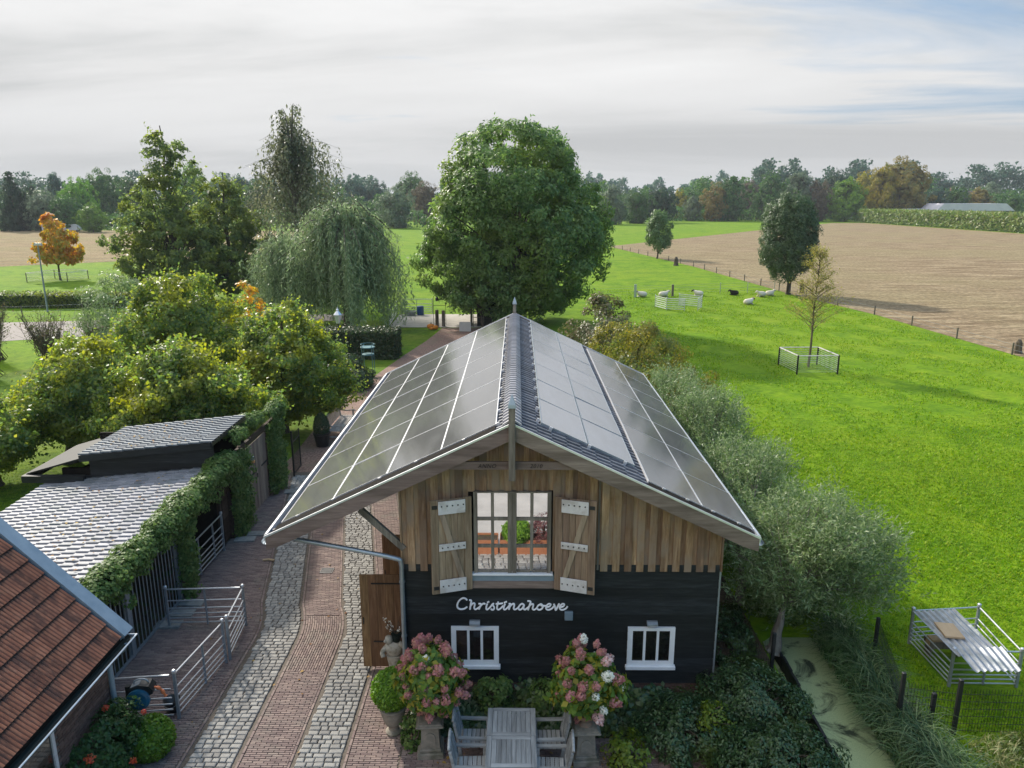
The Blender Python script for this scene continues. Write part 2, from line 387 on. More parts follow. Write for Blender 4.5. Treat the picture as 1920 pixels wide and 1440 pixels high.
woodmat('shed_door', (.24, .18, .14), (.33, .26, .21), (.40, .33, .27), amt=.18)
woodmat('teak', (.23, .245, .25), (.31, .325, .33), (.39, .405, .41), amt=.12, axis='y', hue=.006)
woodmat('teak_x', (.27, .285, .29), (.36, .375, .38), (.43, .445, .45), amt=.10, axis='x', hue=.006)
woodmat('bench_wood', (.33, .30, .27), (.46, .43, .40), (.55, .52, .49), amt=.12, axis='x')
woodmat('black_board', (.006, .0085, .010), (.0115, .0150, .0175), (.026, .031, .034), amt=.5, axis='x', hue=.01, rough=.6, spec=.3)
woodmat('black_board_y', (.008, .009, .010), (.014, .016, .018), (.022, .025, .027), amt=.3, axis='y', hue=.01, rough=.6, spec=.3)
woodmat('brown_board', (.05, .035, .026), (.085, .06, .045), (.12, .085, .062), amt=.3, axis='y')
woodmat('bark', (.05, .04, .03), (.10, .08, .06), (.17, .14, .105), amt=.1, fine=9)
woodmat('bark_grey', (.10, .09, .075), (.17, .155, .13), (.25, .23, .2), amt=.1, fine=9)
woodmat('twig', (.09, .07, .045), (.14, .11, .075), (.2, .16, .11), amt=.1, fine=9)
woodmat('fence_wood', (.10, .085, .07), (.17, .15, .12), (.23, .2, .17), amt=.15)
mat('white_paint', (.78, .79, .80), (.72, .73, .75), rough=.45, spec=.4, scale=5)
mat('white_plate', (.60, .57, .57), (.68, .655, .65), rough=.5, spec=.4, scale=7, c3=(.5, .46, .44), s3=3)
mat('sign_white', (.90, .89, .92), (.88, .87, .90), rough=.35, spec=.5, scale=5)
mat('black_metal', (.012, .013, .014), (.02, .021, .022), rough=.5, spec=.4)
mat('zinc', (.42, .47, .51), (.34, .38, .42), rough=.42, spec=.5, metal=.75, scale=7)
mat('zinc_light', (.72, .74, .78), (.62, .64, .68), rough=.35, spec=.5, metal=.55, scale=5)
mat('zinc_trim', (.20, .27, .33), (.26, .33, .39), rough=.5, spec=.4, metal=.25, scale=3)
mat('galvanised', (.56, .58, .61), (.44, .46, .49), rough=.38, spec=.5, metal=.7, scale=25)
mat('galvanised_post', (.32, .36, .39), (.26, .29, .32), rough=.5, spec=.45, metal=.5, scale=15)
mat('alu', (.80, .80, .82), (.72, .72, .74), rough=.3, spec=.5, metal=.6, scale=9)
mat('anthracite_tile', (.10, .105, .125), (.16, .165, .185), rough=.5, spec=.35, rnd='obj', amt=.3, scale=12, bump=.08)
mat('ridge_clay', (.36, .35, .37), (.43, .42, .44), rough=.42, spec=.7, rnd='obj', amt=.15, scale=8, bump=.08)
mat('anthracite_tiles', (.10, .105, .125), (.16, .165, .185), rough=.5, spec=.35, rnd='isl', amt=.3, scale=12, bump=.08)
mat('slate_tile', (.22, .225, .25), (.30, .30, .325), rough=.40, spec=.6, rnd='obj', amt=.14, scale=3, bump=.1, c3=(.15, .165, .175), s3=1.0)
mat('slate_tiles', (.22, .225, .25), (.30, .30, .325), rough=.40, spec=.6, rnd='isl', amt=.14, scale=3, bump=.1, c3=(.15, .165, .175), s3=1.0)
mat('slate_shaded', (.105, .125, .15), (.15, .17, .19), rough=.6, spec=.35, rnd='isl', amt=.15, scale=3, bump=.1)  # the same slate darkened, tree shade put into its colour
m, t = newmat('red_tile'); g = N(t); v = g.coord('Object', (1, 1, 1)); f = g.noise(g.coord('Object', (.35, 1, 1), rnd=True), 9, 6, .65); f3 = g.noise(g.coord('Object', (.5, 1, 1), rnd=True), 3.5, 5, .65)
col = g.ramp(f, [(.3, (.27, .105, .066)), (.5, (.40, .155, .088)), (.7, (.50, .22, .13))]); k = g.ramp(f3, [(.50, (0, 0, 0)), (.64, (1, 1, 1))]); col = g.mix(g.math('MULTIPLY', k, .75), col, (.085, .052, .044))
wv = g.n('ShaderNodeTexWave'); g.l(v, wv.inputs[0]); wv.bands_direction = 'Y'; wv.inputs['Scale'].default_value = 4.19; k = g.ramp(wv.outputs['Fac'], [(.45, (0, 0, 0)), (.85, (1, 1, 1))]); col = g.mix(g.math('MULTIPLY', k, .62), col, (.08, .045, .037))      # groove shade painted between the ribs, together with grime
sx_ = g.n('ShaderNodeSeparateXYZ'); g.l(v, sx_.inputs[0]); k = g.ramp(sx_.outputs[0], [(.05, (1, 1, 1)), (.085, (0, 0, 0))]); col = g.mix(g.math('MULTIPLY', k, .8), col, (.05, .036, .03)); col = g.bright(col, g.rand('obj'), .12)  # shadow line of the course above, painted at the tile head
g.out(g.bsdf(col, .78, .2, 0, g.bump(f, .2, .01)).outputs[0])
mat('house_brick', (.17, .105, .085), (.11, .07, .058), rnd='isl', amt=.3, scale=10, bump=.3)
mat('mortar', (.16, .14, .125), (.12, .105, .095), scale=15)
mat('dark_void', (.012, .010, .009), (.02, .017, .014), rough=.9, spec=.1)
mat('stone', (.30, .27, .22), (.19, .175, .145), scale=8, bump=.4, c3=(.12, .12, .08), s3=3, lo3=.5, hi3=.68)
mat('stone_pale', (.48, .45, .38), (.36, .33, .28), scale=9, bump=.35, c3=(.24, .22, .17), s3=4)
mat('terracotta', (.24, .14, .095), (.30, .19, .14), scale=9, bump=.3, c3=(.16, .14, .11), s3=3)
mat('corten', (.36, .15, .075), (.30, .12, .06), scale=6, bump=.2)
mat('plastic_black', (.018, .02, .022), rough=.35, spec=.5)
mat('plastic_grey', (.35, .36, .37), rough=.35, spec=.5)
mat('plastic_blue', (.012, .115, .20), rough=.35, spec=.5)
mat('plastic_orange', (.62, .16, .05), rough=.4, spec=.5)
mat('blue_barrel', (.03, .10, .28), rough=.4, spec=.4)
mat('teal_paint', (.10, .20, .21), (.14, .25, .26), rough=.6)
mat('pumpkin', (.60, .22, .03), (.5, .16, .02), scale=6)
mat('ply', (.50, .36, .22), (.42, .29, .17), scale=5, stretch=(1, .2, 1))
mat('corrugated', (.30, .32, .35), (.38, .40, .43), rough=.42, spec=.5, metal=.35, scale=2.5, c3=(.24, .27, .29), s3=1.4)
mat('grating', (.2, .2, .2), rough=.6, metal=.4)
mat('wool', (.72, .66, .56), (.60, .54, .45), scale=22, bump=.6, bdist=.02, rough=.95, spec=.05)
mat('wool_dark', (.02, .018, .017), (.035, .03, .028), scale=22, bump=.5, rough=.95, spec=.05)
mat('sheep_face', (.30, .20, .14), (.2, .13, .09), scale=12)
mat('fallen_leaf', (.35, .20, .06), (.22, .12, .04), scale=9, rnd='isl', amt=.4, hue=.03)
mat('straw', (.42, .30, .17), (.3, .21, .11), scale=14, bump=.5)
mat('lamp_green', (.03, .045, .045), rough=.5)
mat('lamp_warm', (.9, .42, .16), rough=.3)
mat('far_roof', (.62, .60, .66), (.55, .54, .60), rough=.6, scale=.4)
mat('far_wall', (.10, .07, .07), rough=.9)
mat('far_slate', (.16, .16, .2), rough=.6)
mat('far_white', (.75, .75, .77), rough=.5)
mat('green_plastic', (.008, .02, .018), rough=.5)
# smoked-glass window panes: sharp reflection over a dark room
def panemat(name, tint, refl, rough=.02):
    m, t = newmat(name); g = N(t)
    b = g.bsdf(tint, .1, .5); gl = g.n('ShaderNodeBsdfGlossy'); gl.inputs['Color'].default_value = (.95, .95, .97, 1); gl.inputs['Roughness'].default_value = rough
    mx = g.n('ShaderNodeMixShader'); mx.inputs[0].default_value = refl; g.l(b.outputs[0], mx.inputs[1]); g.l(gl.outputs[0], mx.inputs[2]); g.out(mx.outputs[0]); return m
panemat('coated_glass', (.03, .03, .03), .72)
panemat('dark_glass', (.008, .007, .007), .10)
panemat('lantern_glass', (.55, .57, .55), .2)
# photovoltaic glass: dark cells, faint busbars, a dusty satin reflection
def pvmat(name, base, ior, rough, lines):
    m, t = newmat(name); g = N(t); v = g.coord('Object', (1, 1, 1))
    f = g.noise(g.coord('Object', (1, .25, 1), rnd=True), 3.0, 5, .6); 
    wv = g.n('ShaderNodeTexWave'); g.l(v, wv.inputs[0]); wv.bands_direction = 'Y'; wv.inputs['Scale'].default_value = lines; wv.inputs['Distortion'].default_value = 0
    k = g.ramp(wv.outputs['Fac'], [(.90, (0, 0, 0)), (.97, (1, 1, 1))])
    col = g.mix(g.math('MULTIPLY', k, .5), base, (.20, .20, .20)); col = g.bright(col, f, .25)
    rr = g.math('MULTIPLY_ADD', f, .14); rr.node.inputs[2].default_value = rough
    b = g.bsdf(col, rr, .5); b.inputs['IOR'].default_value = ior
    g.out(b.outputs[0]); return m
pvmat('pv_glass', (.115, .114, .113), 2.0, .025, 3.2)
pvmat('pv_glass_satin', (.26, .26, .275), 2.8, .13, 5.2)
# duckweed on still ditch water
m, t = newmat('ditch_water'); g = N(t); p = g.pos()
f = g.noise(p, .9, 7, .7, .8); fs = g.noise(p, 45, 3, .6)
k = g.ramp(f, [(.56, (1, 1, 1)), (.66, (.08, .08, .08))])
weed = g.ramp(fs, [(.35, (.25, .32, .17)), (.65, (.33, .40, .22))])
b1 = g.bsdf(weed, .7, .2, 0, g.bump(fs, .3, .01)); b2 = g.bsdf((.02, .03, .025), .06, .5); b2.inputs['IOR'].default_value = 1.33
mx = g.n('ShaderNodeMixShader'); g.l(k, mx.inputs[0]); g.l(b2.outputs[0], mx.inputs[1]); g.l(b1.outputs[0], mx.inputs[2]); g.out(mx.outputs[0])
# foliage
leafmat('ash_leaf', [(.065, .125, .042), (.095, .165, .048), (.125, .20, .056), (.165, .235, .09)], trans=.45, patch=(.15, .215, .045), pscale=.25)
leafmat('willow_leaf', [(.115, .165, .085), (.15, .205, .105), (.19, .245, .13), (.23, .28, .155)], trans=.4)
leafmat('alder_leaf', [(.075, .11, .04), (.105, .145, .048), (.13, .175, .052), (.16, .195, .06)], trans=.55, patch=(.16, .19, .04), pscale=.3)
leafmat('birch_leaf', [(.075, .09, .05), (.10, .115, .06), (.13, .14, .08), (.18, .185, .12)], trans=.35)
leafmat('beech_leaf', [(.09, .145, .042), (.125, .19, .042), (.175, .235, .042), (.25, .255, .05), (.12, .175, .065)], trans=.55, spec=.45, rough=.42, patch=(.25, .265, .035), pscale=.55)
leafmat('osier_leaf', [(.085, .14, .05), (.12, .18, .066), (.165, .225, .095), (.26, .31, .17)], trans=.3, spec=.4)
leafmat('dense_leaf', [(.045, .08, .035), (.065, .11, .045), (.085, .135, .06), (.11, .155, .085)], trans=.25)
leafmat('young_willow_leaf', [(.08, .14, .05), (.11, .18, .07), (.14, .21, .09)], trans=.3)
leafmat('larch_leaf', [(.24, .22, .06), (.28, .23, .08), (.20, .21, .05)], trans=.35)
leafmat('autumn_leaf', [(.55, .31, .05), (.50, .36, .055), (.40, .35, .06), (.55, .25, .06), (.34, .33, .06)], trans=.45, patch=(.55, .23, .08), pscale=.28)
leafmat('autumn_shrub_leaf', [(.15, .155, .03), (.20, .18, .035), (.11, .13, .03), (.24, .20, .04)], trans=.4, patch=(.11, .15, .04), pscale=.6)
leafmat('plum_shrub_leaf', [(.08, .10, .04), (.12, .115, .05), (.07, .10, .035), (.15, .11, .06)], trans=.3)
leafmat('ivy_leaf', [(.055, .105, .026), (.08, .14, .035), (.11, .175, .042), (.15, .205, .06)], trans=.3, spec=.25, rough=.5)
leafmat('laurel_leaf', [(.022, .055, .02), (.03, .07, .027), (.042, .088, .033), (.06, .105, .036)], trans=.2, spec=.45, rough=.35, patch=(.06, .10, .02), pscale=.8)
leafmat('yellow_sprig_leaf', [(.10, .16, .02), (.16, .20, .02), (.08, .13, .02)], trans=.35)
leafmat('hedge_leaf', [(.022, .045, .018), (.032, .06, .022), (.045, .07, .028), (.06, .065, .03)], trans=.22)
leafmat('box_leaf', [(.075, .165, .014), (.105, .215, .02), (.14, .26, .024), (.18, .29, .034)], trans=.3)
leafmat('box_dark_leaf', [(.065, .14, .014), (.095, .18, .018), (.13, .22, .022)], trans=.3)
leafmat('fire_leaf', [(.025, .065, .018), (.035, .085, .02), (.05, .11, .025)], trans=.25)
leafmat('hydrangea_leaf', [(.06, .12, .022), (.09, .17, .026), (.13, .21, .03), (.28, .25, .03)], trans=.35)
leafmat('petal_pink', [(.50, .22, .23), (.56, .29, .27), (.46, .19, .22), (.52, .31, .25), (.46, .28, .20)], trans=.25, spec=.1)
leafmat('petal_blush', [(.72, .52, .50), (.66, .42, .42), (.75, .62, .58)], trans=.25, spec=.1)
leafmat('petal_white', [(.80, .80, .74), (.74, .75, .66), (.82, .82, .80)], trans=.25, spec=.1)
leafmat('berry_red', [(.68, .08, .03), (.74, .15, .04), (.55, .05, .03)], trans=.1)
leafmat('reed_leaf', [(.025, .06, .02), (.04, .085, .026), (.065, .115, .035), (.15, .20, .09)], trans=.3)
leafmat('grass_blade', [(.07, .15, .002), (.12, .235, .003), (.16, .285, .004), (.26, .33, .02)], trans=.3, spec=.1)
leafmat('tall_grass', [(.08, .12, .03), (.12, .15, .05), (.2, .19, .08)], trans=.3)
leafmat('purple_leaf', [(.10, .03, .04), (.14, .05, .05), (.18, .09, .08)], trans=.3)
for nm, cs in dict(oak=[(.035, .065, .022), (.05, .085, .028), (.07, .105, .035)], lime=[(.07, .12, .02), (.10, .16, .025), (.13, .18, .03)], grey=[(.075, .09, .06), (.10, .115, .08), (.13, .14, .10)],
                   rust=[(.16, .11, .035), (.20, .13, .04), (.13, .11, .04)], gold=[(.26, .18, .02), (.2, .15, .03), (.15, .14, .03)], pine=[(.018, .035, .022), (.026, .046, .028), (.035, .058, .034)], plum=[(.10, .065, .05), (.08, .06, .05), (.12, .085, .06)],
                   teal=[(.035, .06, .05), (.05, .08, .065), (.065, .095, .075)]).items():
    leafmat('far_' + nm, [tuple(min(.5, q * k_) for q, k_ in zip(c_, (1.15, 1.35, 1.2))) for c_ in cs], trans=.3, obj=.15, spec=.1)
leafmat('maize_leaf', [(.08, .14, .025), (.12, .19, .03), (.16, .23, .045), (.18, .20, .06)], trans=.3)

# ------------------------------------------------------------------ the ground
def sheet(name, poly, z, m, k='structure', sub=1):
    mb = MB(); mb.add([(x, y, z) for x, y in poly], [tuple(range(len(poly)))])
    me = bpy.data.meshes.new(name); me.from_pydata(mb.v, [], mb.f); me.materials.append(MATS[m]); me.update()
    if me.polygons[0].normal.z < 0: me.flip_normals()
    return kind(link(name, me), k)
xs = [-4000, -1500, -600, -250, -120, -60, -30, -15, -8, -3, 2, 4, 5] + list(np.arange(5.4, 8.61, .2)) + [9, 10, 12, 16, 24, 40, 80, 160, 320, 700, 1800, 4000]
ys = [-300, -120, -60, -30, -16] + list(np.arange(-12, 4.01, .4)) + [5, 7, 10, 16, 24, 40, 70, 120, 220, 400, 800, 1800, 5000]
rg = np.random.default_rng(5)
V = []
for y in ys:
    for x in xs:
        e = min(max((2.9 - y) / .9, 0), 1) if y > -14 else 0
        d = abs(x - (6.68 + .08 * math.sin(y * 1.3)))
        z = -.85 * e * min(max((.95 - d) / .42, 0), 1)
        V.append((x, y, z))
nx = len(xs); F = [(j * nx + i, j * nx + i + 1, (j + 1) * nx + i + 1, (j + 1) * nx + i) for j in range(len(ys) - 1) for i in range(nx - 1)]
ground = kind(link('pasture', fmesh('pasture', np.array(V), np.array(F), 'pasture')), 'structure')
sheet('ditch_water', [(5.9, -12), (7.5, -12), (7.5, 2.95), (5.9, 2.95)], -.27, 'ditch_water')
sheet('stubble_field', [(20, 153), (27.1, 102.2), (29.8, 68.2), (32.1, 53), (33, 35.3), (35.5, 14), (44, -20), (200, -20), (152, 150), (152, 322), (138, 322), (86.5, 250)], .012, 'stubble')
sheet('stubble_field_left', [(-230, 100.5), (-79, 101.4), (-62, 115), (-40, 128), (-60, 235), (-140, 239), (-330, 250)], .012, 'stubble_left')
sheet('country_road', [(-120, 18), (-37.4, 39.6), (-24, 45.2), (-14, 50), (-14, 53.8), (-24, 51.2), (-43, 48), (-130, 27)], .016, 'asphalt')
sheet('lawn', [(-30, -2), (-8.6, -2), (-8.6, 10.9), (-9.0, 19.6), (-8.6, 26), (-7.3, 34.5), (-6.4, 40), (-6.3, 44.6), (-12, 44.6), (-30, 30)], .008, 'lawn')
sheet('soil_bed', [(-2.0, -1.22), (.4, -1.36), (4.2, -1.36), (4.4, -3), (5.75, -3), (5.75, 2.6), (5.6, 14), (4.0, 14), (4.0, .02), (-2.0, .02)], .018, 'soil')
sheet('ditch_bank', [(7.68, -8), (8.35, -8), (8.1, 2.2), (7.68, 3.4)], .01, 'bank')
sheet('gravel_path', [(-9.0, 12.6), (-5.0, 12.6), (-5.0, 13.2), (-4.6, 26), (-2.0, 30), (-2.0, 45.6), (-5.9, 45.6), (-6.1, 43.5), (-6.5, 40), (-7.4, 34.6), (-8.6, 26), (-9.0, 19.6), (-8.9, 15)], .020, 'gravel')
sheet('crossing', [(-10.2, 45.8), (-1.0, 45.8), (-1.0, 52.9), (-10.4, 52.9)], .03, 'concrete')
sheet('pale_yard', [(-4.5, -14.0), (5.0, -14.0), (5.0, -6.95), (-4.5, -6.95)], .028, 'concrete')
# the driveway: brick strips and granite setts; it bends left beyond y = 2.3
def xo(y): return 0.0 if y < 1.9 else -.215 * (y - 1.9) * min(1, (y - 1.9) / 1.6)
vy = list(np.arange(-13, 13.01, .4))
def strip_sheet(name, u0, u1, y0, y1, z, m):
    yy = [y0] + [y for y in vy if y0 < y < y1] + [y1]
    Vv = []; Ff = []
    for y in yy: Vv += [((u0(y) if callable(u0) else u0 + xo(y)), y, z), ((u1(y) if callable(u1) else u1 + xo(y)), y, z)]
    for i in range(len(yy) - 1): Ff.append((2 * i, 2 * i + 1, 2 * i + 3, 2 * i + 2))
    return kind(link(name, fmesh(name, np.array(Vv), np.array(Ff), m)), 'structure')
drive = strip_sheet('driveway', lambda y: -8.62, lambda y: -2.05, -9, 13.0, .022, 'joint_sand')
strip_sheet('terrace', lambda y: -2.05, lambda y: 4.3, -9, -1.3, .0205, 'joint_sand')
def stone_rings(rng, lx, ly, h, b, jit):
    """irregular rounded block: three rings of four corners"""
    j = lambda s=1.0: rng.uniform(-jit, jit, 2) * s
    c = [np.array((sx * lx / 2, sy * ly / 2)) + j() for sx, sy in ((-1, -1), (1, -1), (1, 1), (-1, 1))]
    ring = lambda k, z: [(p[0] * k[0], p[1] * k[1], z) for p in c]
    k1 = (1, 1); k2 = (1 - b / lx, 1 - b / ly); k3 = (1 - 3.2 * b / lx, 1 - 3.2 * b / ly)
    vs = ring(k1, -.02) + ring(k1, h * .35) + ring(k2, h * .8) + ring(k3, h)
    fs = [(o + i, o + (i + 1) % 4, o + (i + 1) % 4 + 4, o + i + 4) for o in (0, 4, 8) for i in range(4)] + [(12, 13, 14, 15)]
    return vs, fs
rg = np.random.default_rng(11)
var = []
for i in range(10):
    a = MB().add(*stone_rings(rg, 1, 1, 1, .10, .055)); var.append(a)
places = []
for u0, u1 in ((-5.93, -5.07), (-3.94, -3.12)):
    y = -5.2
    while y < 12.6:
        ry = .118 + rg.uniform(-.008, .012); x = u0 + rg.uniform(-.03, .03)
        while x < u1 - .05:
            lx = rg.uniform(.13, .225)
            if x + lx > u1 - .06: lx = u1 - x
            places.append((x + lx / 2, y + ry / 2 + rg.uniform(-.006, .006), lx - .016, ry - .014, rg.uniform(.022, .036), rg.uniform(-.04, .04), rg.integers(0, 10))); x += lx
        y += ry
places.sort(key=lambda p: abs(p[1] + 2.0) if p[1] > -2.05 else 99)
vm = [a.mesh('cobble', 'cobble') for a in var]; rest = MB()
for i, (x, y, lx, ly, h, rz, k) in enumerate(places):
    M = Matrix.Translation((x + xo(y), y, .024)) @ Matrix.Rotation(rz, 4, 'Z') @ Matrix.Diagonal((lx, ly, h, 1))
    if i < 300: link('cobble', vm[k], drive, mtx=M)
    else: rest.merge(var[k], M)
# courtyard setts in front of the barn (they show mirrored in the loft window)
for iy in range(25):
    x = -3.0
    while x < 3.0:
        lx = rg.uniform(.16, .26); M = Matrix.Translation((x + lx / 2, -6.9 + iy * .155, .026)) @ Matrix.Diagonal((lx - .02, .135, .03, 1)); rest.merge(var[rg.integers(0, 10)], M); x += lx
kind(rest.build('cobbles', 'cobbles', drive), 'stuff')
bk = MB()
def brick_field(u0, u1, y0, y1, along='x', bl=.205, bw=.054, curve=True, z=.024):
    n = 0; v = y0
    if along == 'x':
        while v < y1:
            x = u0 - (bl / 2 if n % 2 else 0) + rg.uniform(-.01, .01)
            while x < u1 - .01:
                a, b = max(x, u0), min(x + bl, u1)
                if b - a > .03: brick(bk, a + .003, b - .003, v + .003, v + bw - .004, z, curve)
                x += bl
            v += bw; n += 1
    else:
        u = u0
        while u < u1 - .02:
            y = y0 - (bl / 2 if n % 2 else 0)
            while y < y1 - .01:
                a, b = max(y, y0), min(y + bl, y1)
                if b - a > .03: brick(bk, u + .003, min(u + bw, u1) - .004, a + .003, b - .003, z, curve)
                y += bl
            u += bw; n += 1
def brick(mb, x0, x1, y0, y1, z, curve):
    h = .014 + rg.uniform(-.003, .004); e = .005; ox0 = xo(y0) if curve else 0; ox1 = xo(y1) if curve else 0; t = rg.uniform(-.002, .002)
    mb.add([(x0 + ox0, y0, z - .012), (x1 + ox0, y0, z - .012), (x1 + ox1, y1, z - .012), (x0 + ox1, y1, z - .012),
            (x0 + ox0 + e, y0 + e, z + h + t), (x1 + ox0 - e, y0 + e, z + h - t), (x1 + ox1 - e, y1 - e, z + h - t), (x0 + ox1 + e, y1 - e, z + h + t)],
           [(4, 5, 6, 7), (0, 1, 5, 4), (1, 2, 6, 5), (2, 3, 7, 6), (3, 0, 4, 7)])
for u in (-6.06, -5.0, -4.06, -3.06): brick_field(u - .005, u + .055, -5.2, 12.6, 'y', bw=.06)
brick_field(-5.0 + .06, -4.06, -5.2, .75); brick_field(-4.94, -4.06, .76, 3.0, 'y'); brick_field(-4.94, -4.06, 3.02, 12.6)
brick_field(-3.0, -2.06, -5.2, 1.5); brick_field(-3.0, -2.2, 1.5, 12.6)
v = -5.2
while v < 12.6:                                                  # left band follows the shed wall
    u0 = -8.55 - xo(v); x = u0 - (.1 if int(v / .054) % 2 else 0)
    while x < -6.07:
        a, b = max(x, u0), min(x + .205, -6.07)
        if b - a > .03: brick(bk, a + .003, b - .003, v + .003, v + .05, .024, True)
        x += .205
    v += .054
brick_field(-2.04, 4.2, -3.1, -1.3, curve=False)
kind(bk.build('brick_pavers', 'brick_paver', drive), 'stuff')
for x, y, a in ((-8.3, 2.55, .05), (-8.2, 3.05, .03), (-8.15, 3.55, -.05), (-8.1, 7.2, .1), (-7.85, 7.6, .1), (-7.75, 11.0, .1), (-7.0, 12.45, .2)):
    link('paving_slab', MB().bbox(-.3, .3, -.16, .16, 0, .05, .006).mesh('paving_slab', 'slab'), drive, mtx=Matrix.Translation((x, y, .03)) @ Matrix.Rotation(a, 4, 'Z'))
gr_ = MB(); gr_.box(-.17, .17, -.15, -.13, 0, .012).box(-.17, .17, .13, .15, 0, .012).box(-.17, -.15, -.13, .13, 0, .012).box(.15, .17, -.13, .13, 0, .012)
for k in range(9): gr_.box(-.13 + k * .03, -.115 + k * .03, -.13, .13, 0, .009)
tag(gr_.build('drain_grate', 'grating', loc=(-5.15, 5.28, .042)), 'square metal drain grate let into the brick middle strip of the driveway', 'drain')
tag(MB().tube([(-.16, 0, .03), (0, .02, .04), (.17, -.01, .03)], .035, 7).build('wood_stick', 'ply', loc=(-6.95, 5.85, .035)), 'short pale wooden stick lying on the brick paving beside the cobbles', 'stick')
# ------------------------------------------------------------------ the barn
SL = .478; AL = math.atan(SL); CA, SA = math.cos(AL), math.sin(AL)
barn = thing('barn', 'black and cedar clad barn with solar panels on its wide gabled roof', 'barn')
def slope_mtx(side, x, y, z, rz=0.0):
    """local X runs down the slope, Y across it, Z along its normal; side -1 left, +1 right"""
    X = Vector((side * CA, 0, -SA)); Zv = Vector((side * SA, 0, CA)); Yv = Zv.cross(X)
    M = Matrix((X, Yv, Zv)).transposed().to_4x4(); M.translation = (x, y, z); return M
ROOF_Y0, ROOF_Y1, EAVE = -.56, 12.9, 4.6
rf = MB()
for s in (-1, 1):
    zt = lambda x, o: o - SL * abs(x)
    rf.prism([(0, 5.97), (s * EAVE, zt(EAVE, 5.97)), (s * EAVE, zt(EAVE, 5.85)), (0, 5.85)], ROOF_Y0, ROOF_Y1)
roof = rf.build('roof', 'anthracite_tiles', barn)
for yb in (ROOF_Y0 - .055, ROOF_Y1 + .005):                                   # bargeboards and their bright metal edging
    for s in (-1, 1):
        e = 4.62
        MB().prism([(s * .062, 6.057 - SL * .062), (s * e, 6.057 - SL * e), (s * e, 5.775 - SL * e + .03), (s * (e - .28), 5.775 - SL * (e - .28) - .01), (s * .062, 5.775 - SL * .062)], yb, yb + .05).build('bargeboard', 'weathered', barn)
        MB().prism([(s * .062, 6.10 - SL * .062), (s * (e + .03), 6.10 - SL * (e + .03)), (s * (e + .03), 6.060 - SL * (e + .03)), (s * .062, 6.060 - SL * .062)], yb - .010, yb + .022).build('edge_trim', 'zinc_light', barn)
for s in (-1, 1):
    MB().prism([(s * 4.605, 3.90), (s * 4.67, 3.87), (s * 4.67, 3.72), (s * 4.605, 3.75)], ROOF_Y0 + .03, ROOF_Y1 - .02).build('eave_trim', 'zinc_light', barn)
    g_ = MB(); n = 8; pr = [(s * 4.70 + .065 * math.cos(math.pi + math.pi * k / n), 3.70 + .07 * math.sin(math.pi + math.pi * k / n)) for k in range(n + 1)]
    g_.prism(pr + [(p[0] * .9985, p[1] + .012) for p in reversed(pr)], ROOF_Y0 + .1, ROOF_Y1).build('gutter', 'zinc', barn)
for y0 in (ROOF_Y0 - .085, ROOF_Y1 + .03):
    f_ = MB().bbox(-.06, .06, y0 - .06, y0 + .06, 5.02, 6.40, .008).build('finial_post', 'weathered_post', barn)
    MB().add([(-.075, y0 - .075, 6.40), (.075, y0 - .075, 6.40), (.075, y0 + .075, 6.40), (-.075, y0 + .075, 6.40), (-.065, y0 - .065, 6.46), (.065, y0 - .065, 6.46), (.065, y0 + .065, 6.46), (-.065, y0 + .065, 6.46), (0, y0, 6.66)],
             [(3, 2, 1, 0), (0, 1, 5, 4), (1, 2, 6, 5), (2, 3, 7, 6), (3, 0, 4, 7), (4, 5, 8), (5, 6, 8), (6, 7, 8), (7, 4, 8)]).build('finial_cap', 'zinc', f_)
cb = MB().prism([(-1.20, 5.19), (1.24, 5.19), (.94, 5.335), (-.90, 5.335)], -.555, -.505)
collar = cb.build('collar_beam', 'weathered', barn)
def text_part(txt, size, x, y, z, parent, m, name, shear=.25, ext=.002):
    cu = bpy.data.curves.new('t', 'FONT'); cu.body = txt; cu.size = size; cu.shear = shear; cu.extrude = ext; cu.offset = -.0006; cu.align_x = 'CENTER'; cu.space_character = 1.1
    o = bpy.data.objects.new('t', cu); C.objects.link(o); dg = bpy.context.evaluated_depsgraph_get()
    me = bpy.data.meshes.new_from_object(o.evaluated_get(dg)); bpy.data.objects.remove(o); me.name = name; me.materials.clear(); me.materials.append(MATS[m])
    return link(name, me, parent, mtx=Matrix.Translation((x, y, z)) @ Matrix.Rotation(R(90), 4, 'X'))
text_part('ANNO', .105, -.46, -.558, 5.225, collar, 'dark_void', 'lettering'); text_part('2010', .105, .44, -.558, 5.225, collar, 'dark_void', 'lettering')
# --- gable cladding: board over board, every board its own piece
rg = np.random.default_rng(3); x = -2.15; n = 0
while x < 4.08:
    wd = .118; x1 = min(x + wd, 4.10); c = (x + x1) / 2; pr = n % 2
    zb = 2.905 - .03 * pr + rg.uniform(-.004, .004)
    if -.80 < c < .84: zb = 4.575 - .02 * pr
    y0, y1 = (-.052, -.027) if pr else (-.025, -.001)
    ov = .012 if pr else 0
    tp = lambda q: 5.835 - SL * abs(q)
    poly = [(x - ov, zb), (x1 + ov, zb), (x1 + ov, tp(x1 + ov)), (x - ov, tp(x - ov))]
    if x < 0 < x1: poly.insert(3, (0, 5.835))
    MB().prism(poly, y0, y1).build('cladding_board', 'cedar', barn); x = x1; n += 1
for z0 in (): pass
# corner battens beside the gable cladding
MB().box(-2.19, -2.152, -.06, .10, 2.88, 4.75).build('corner_batten', 'cedar', barn); MB().box(4.102, 4.135, -.06, .10, 2.88, 3.85).build('corner_batten', 'cedar', barn)
MB().box(1.66, 1.70, -.075, -.053, 2.92, 4.98).build('corner_batten', 'weathered_post', barn)
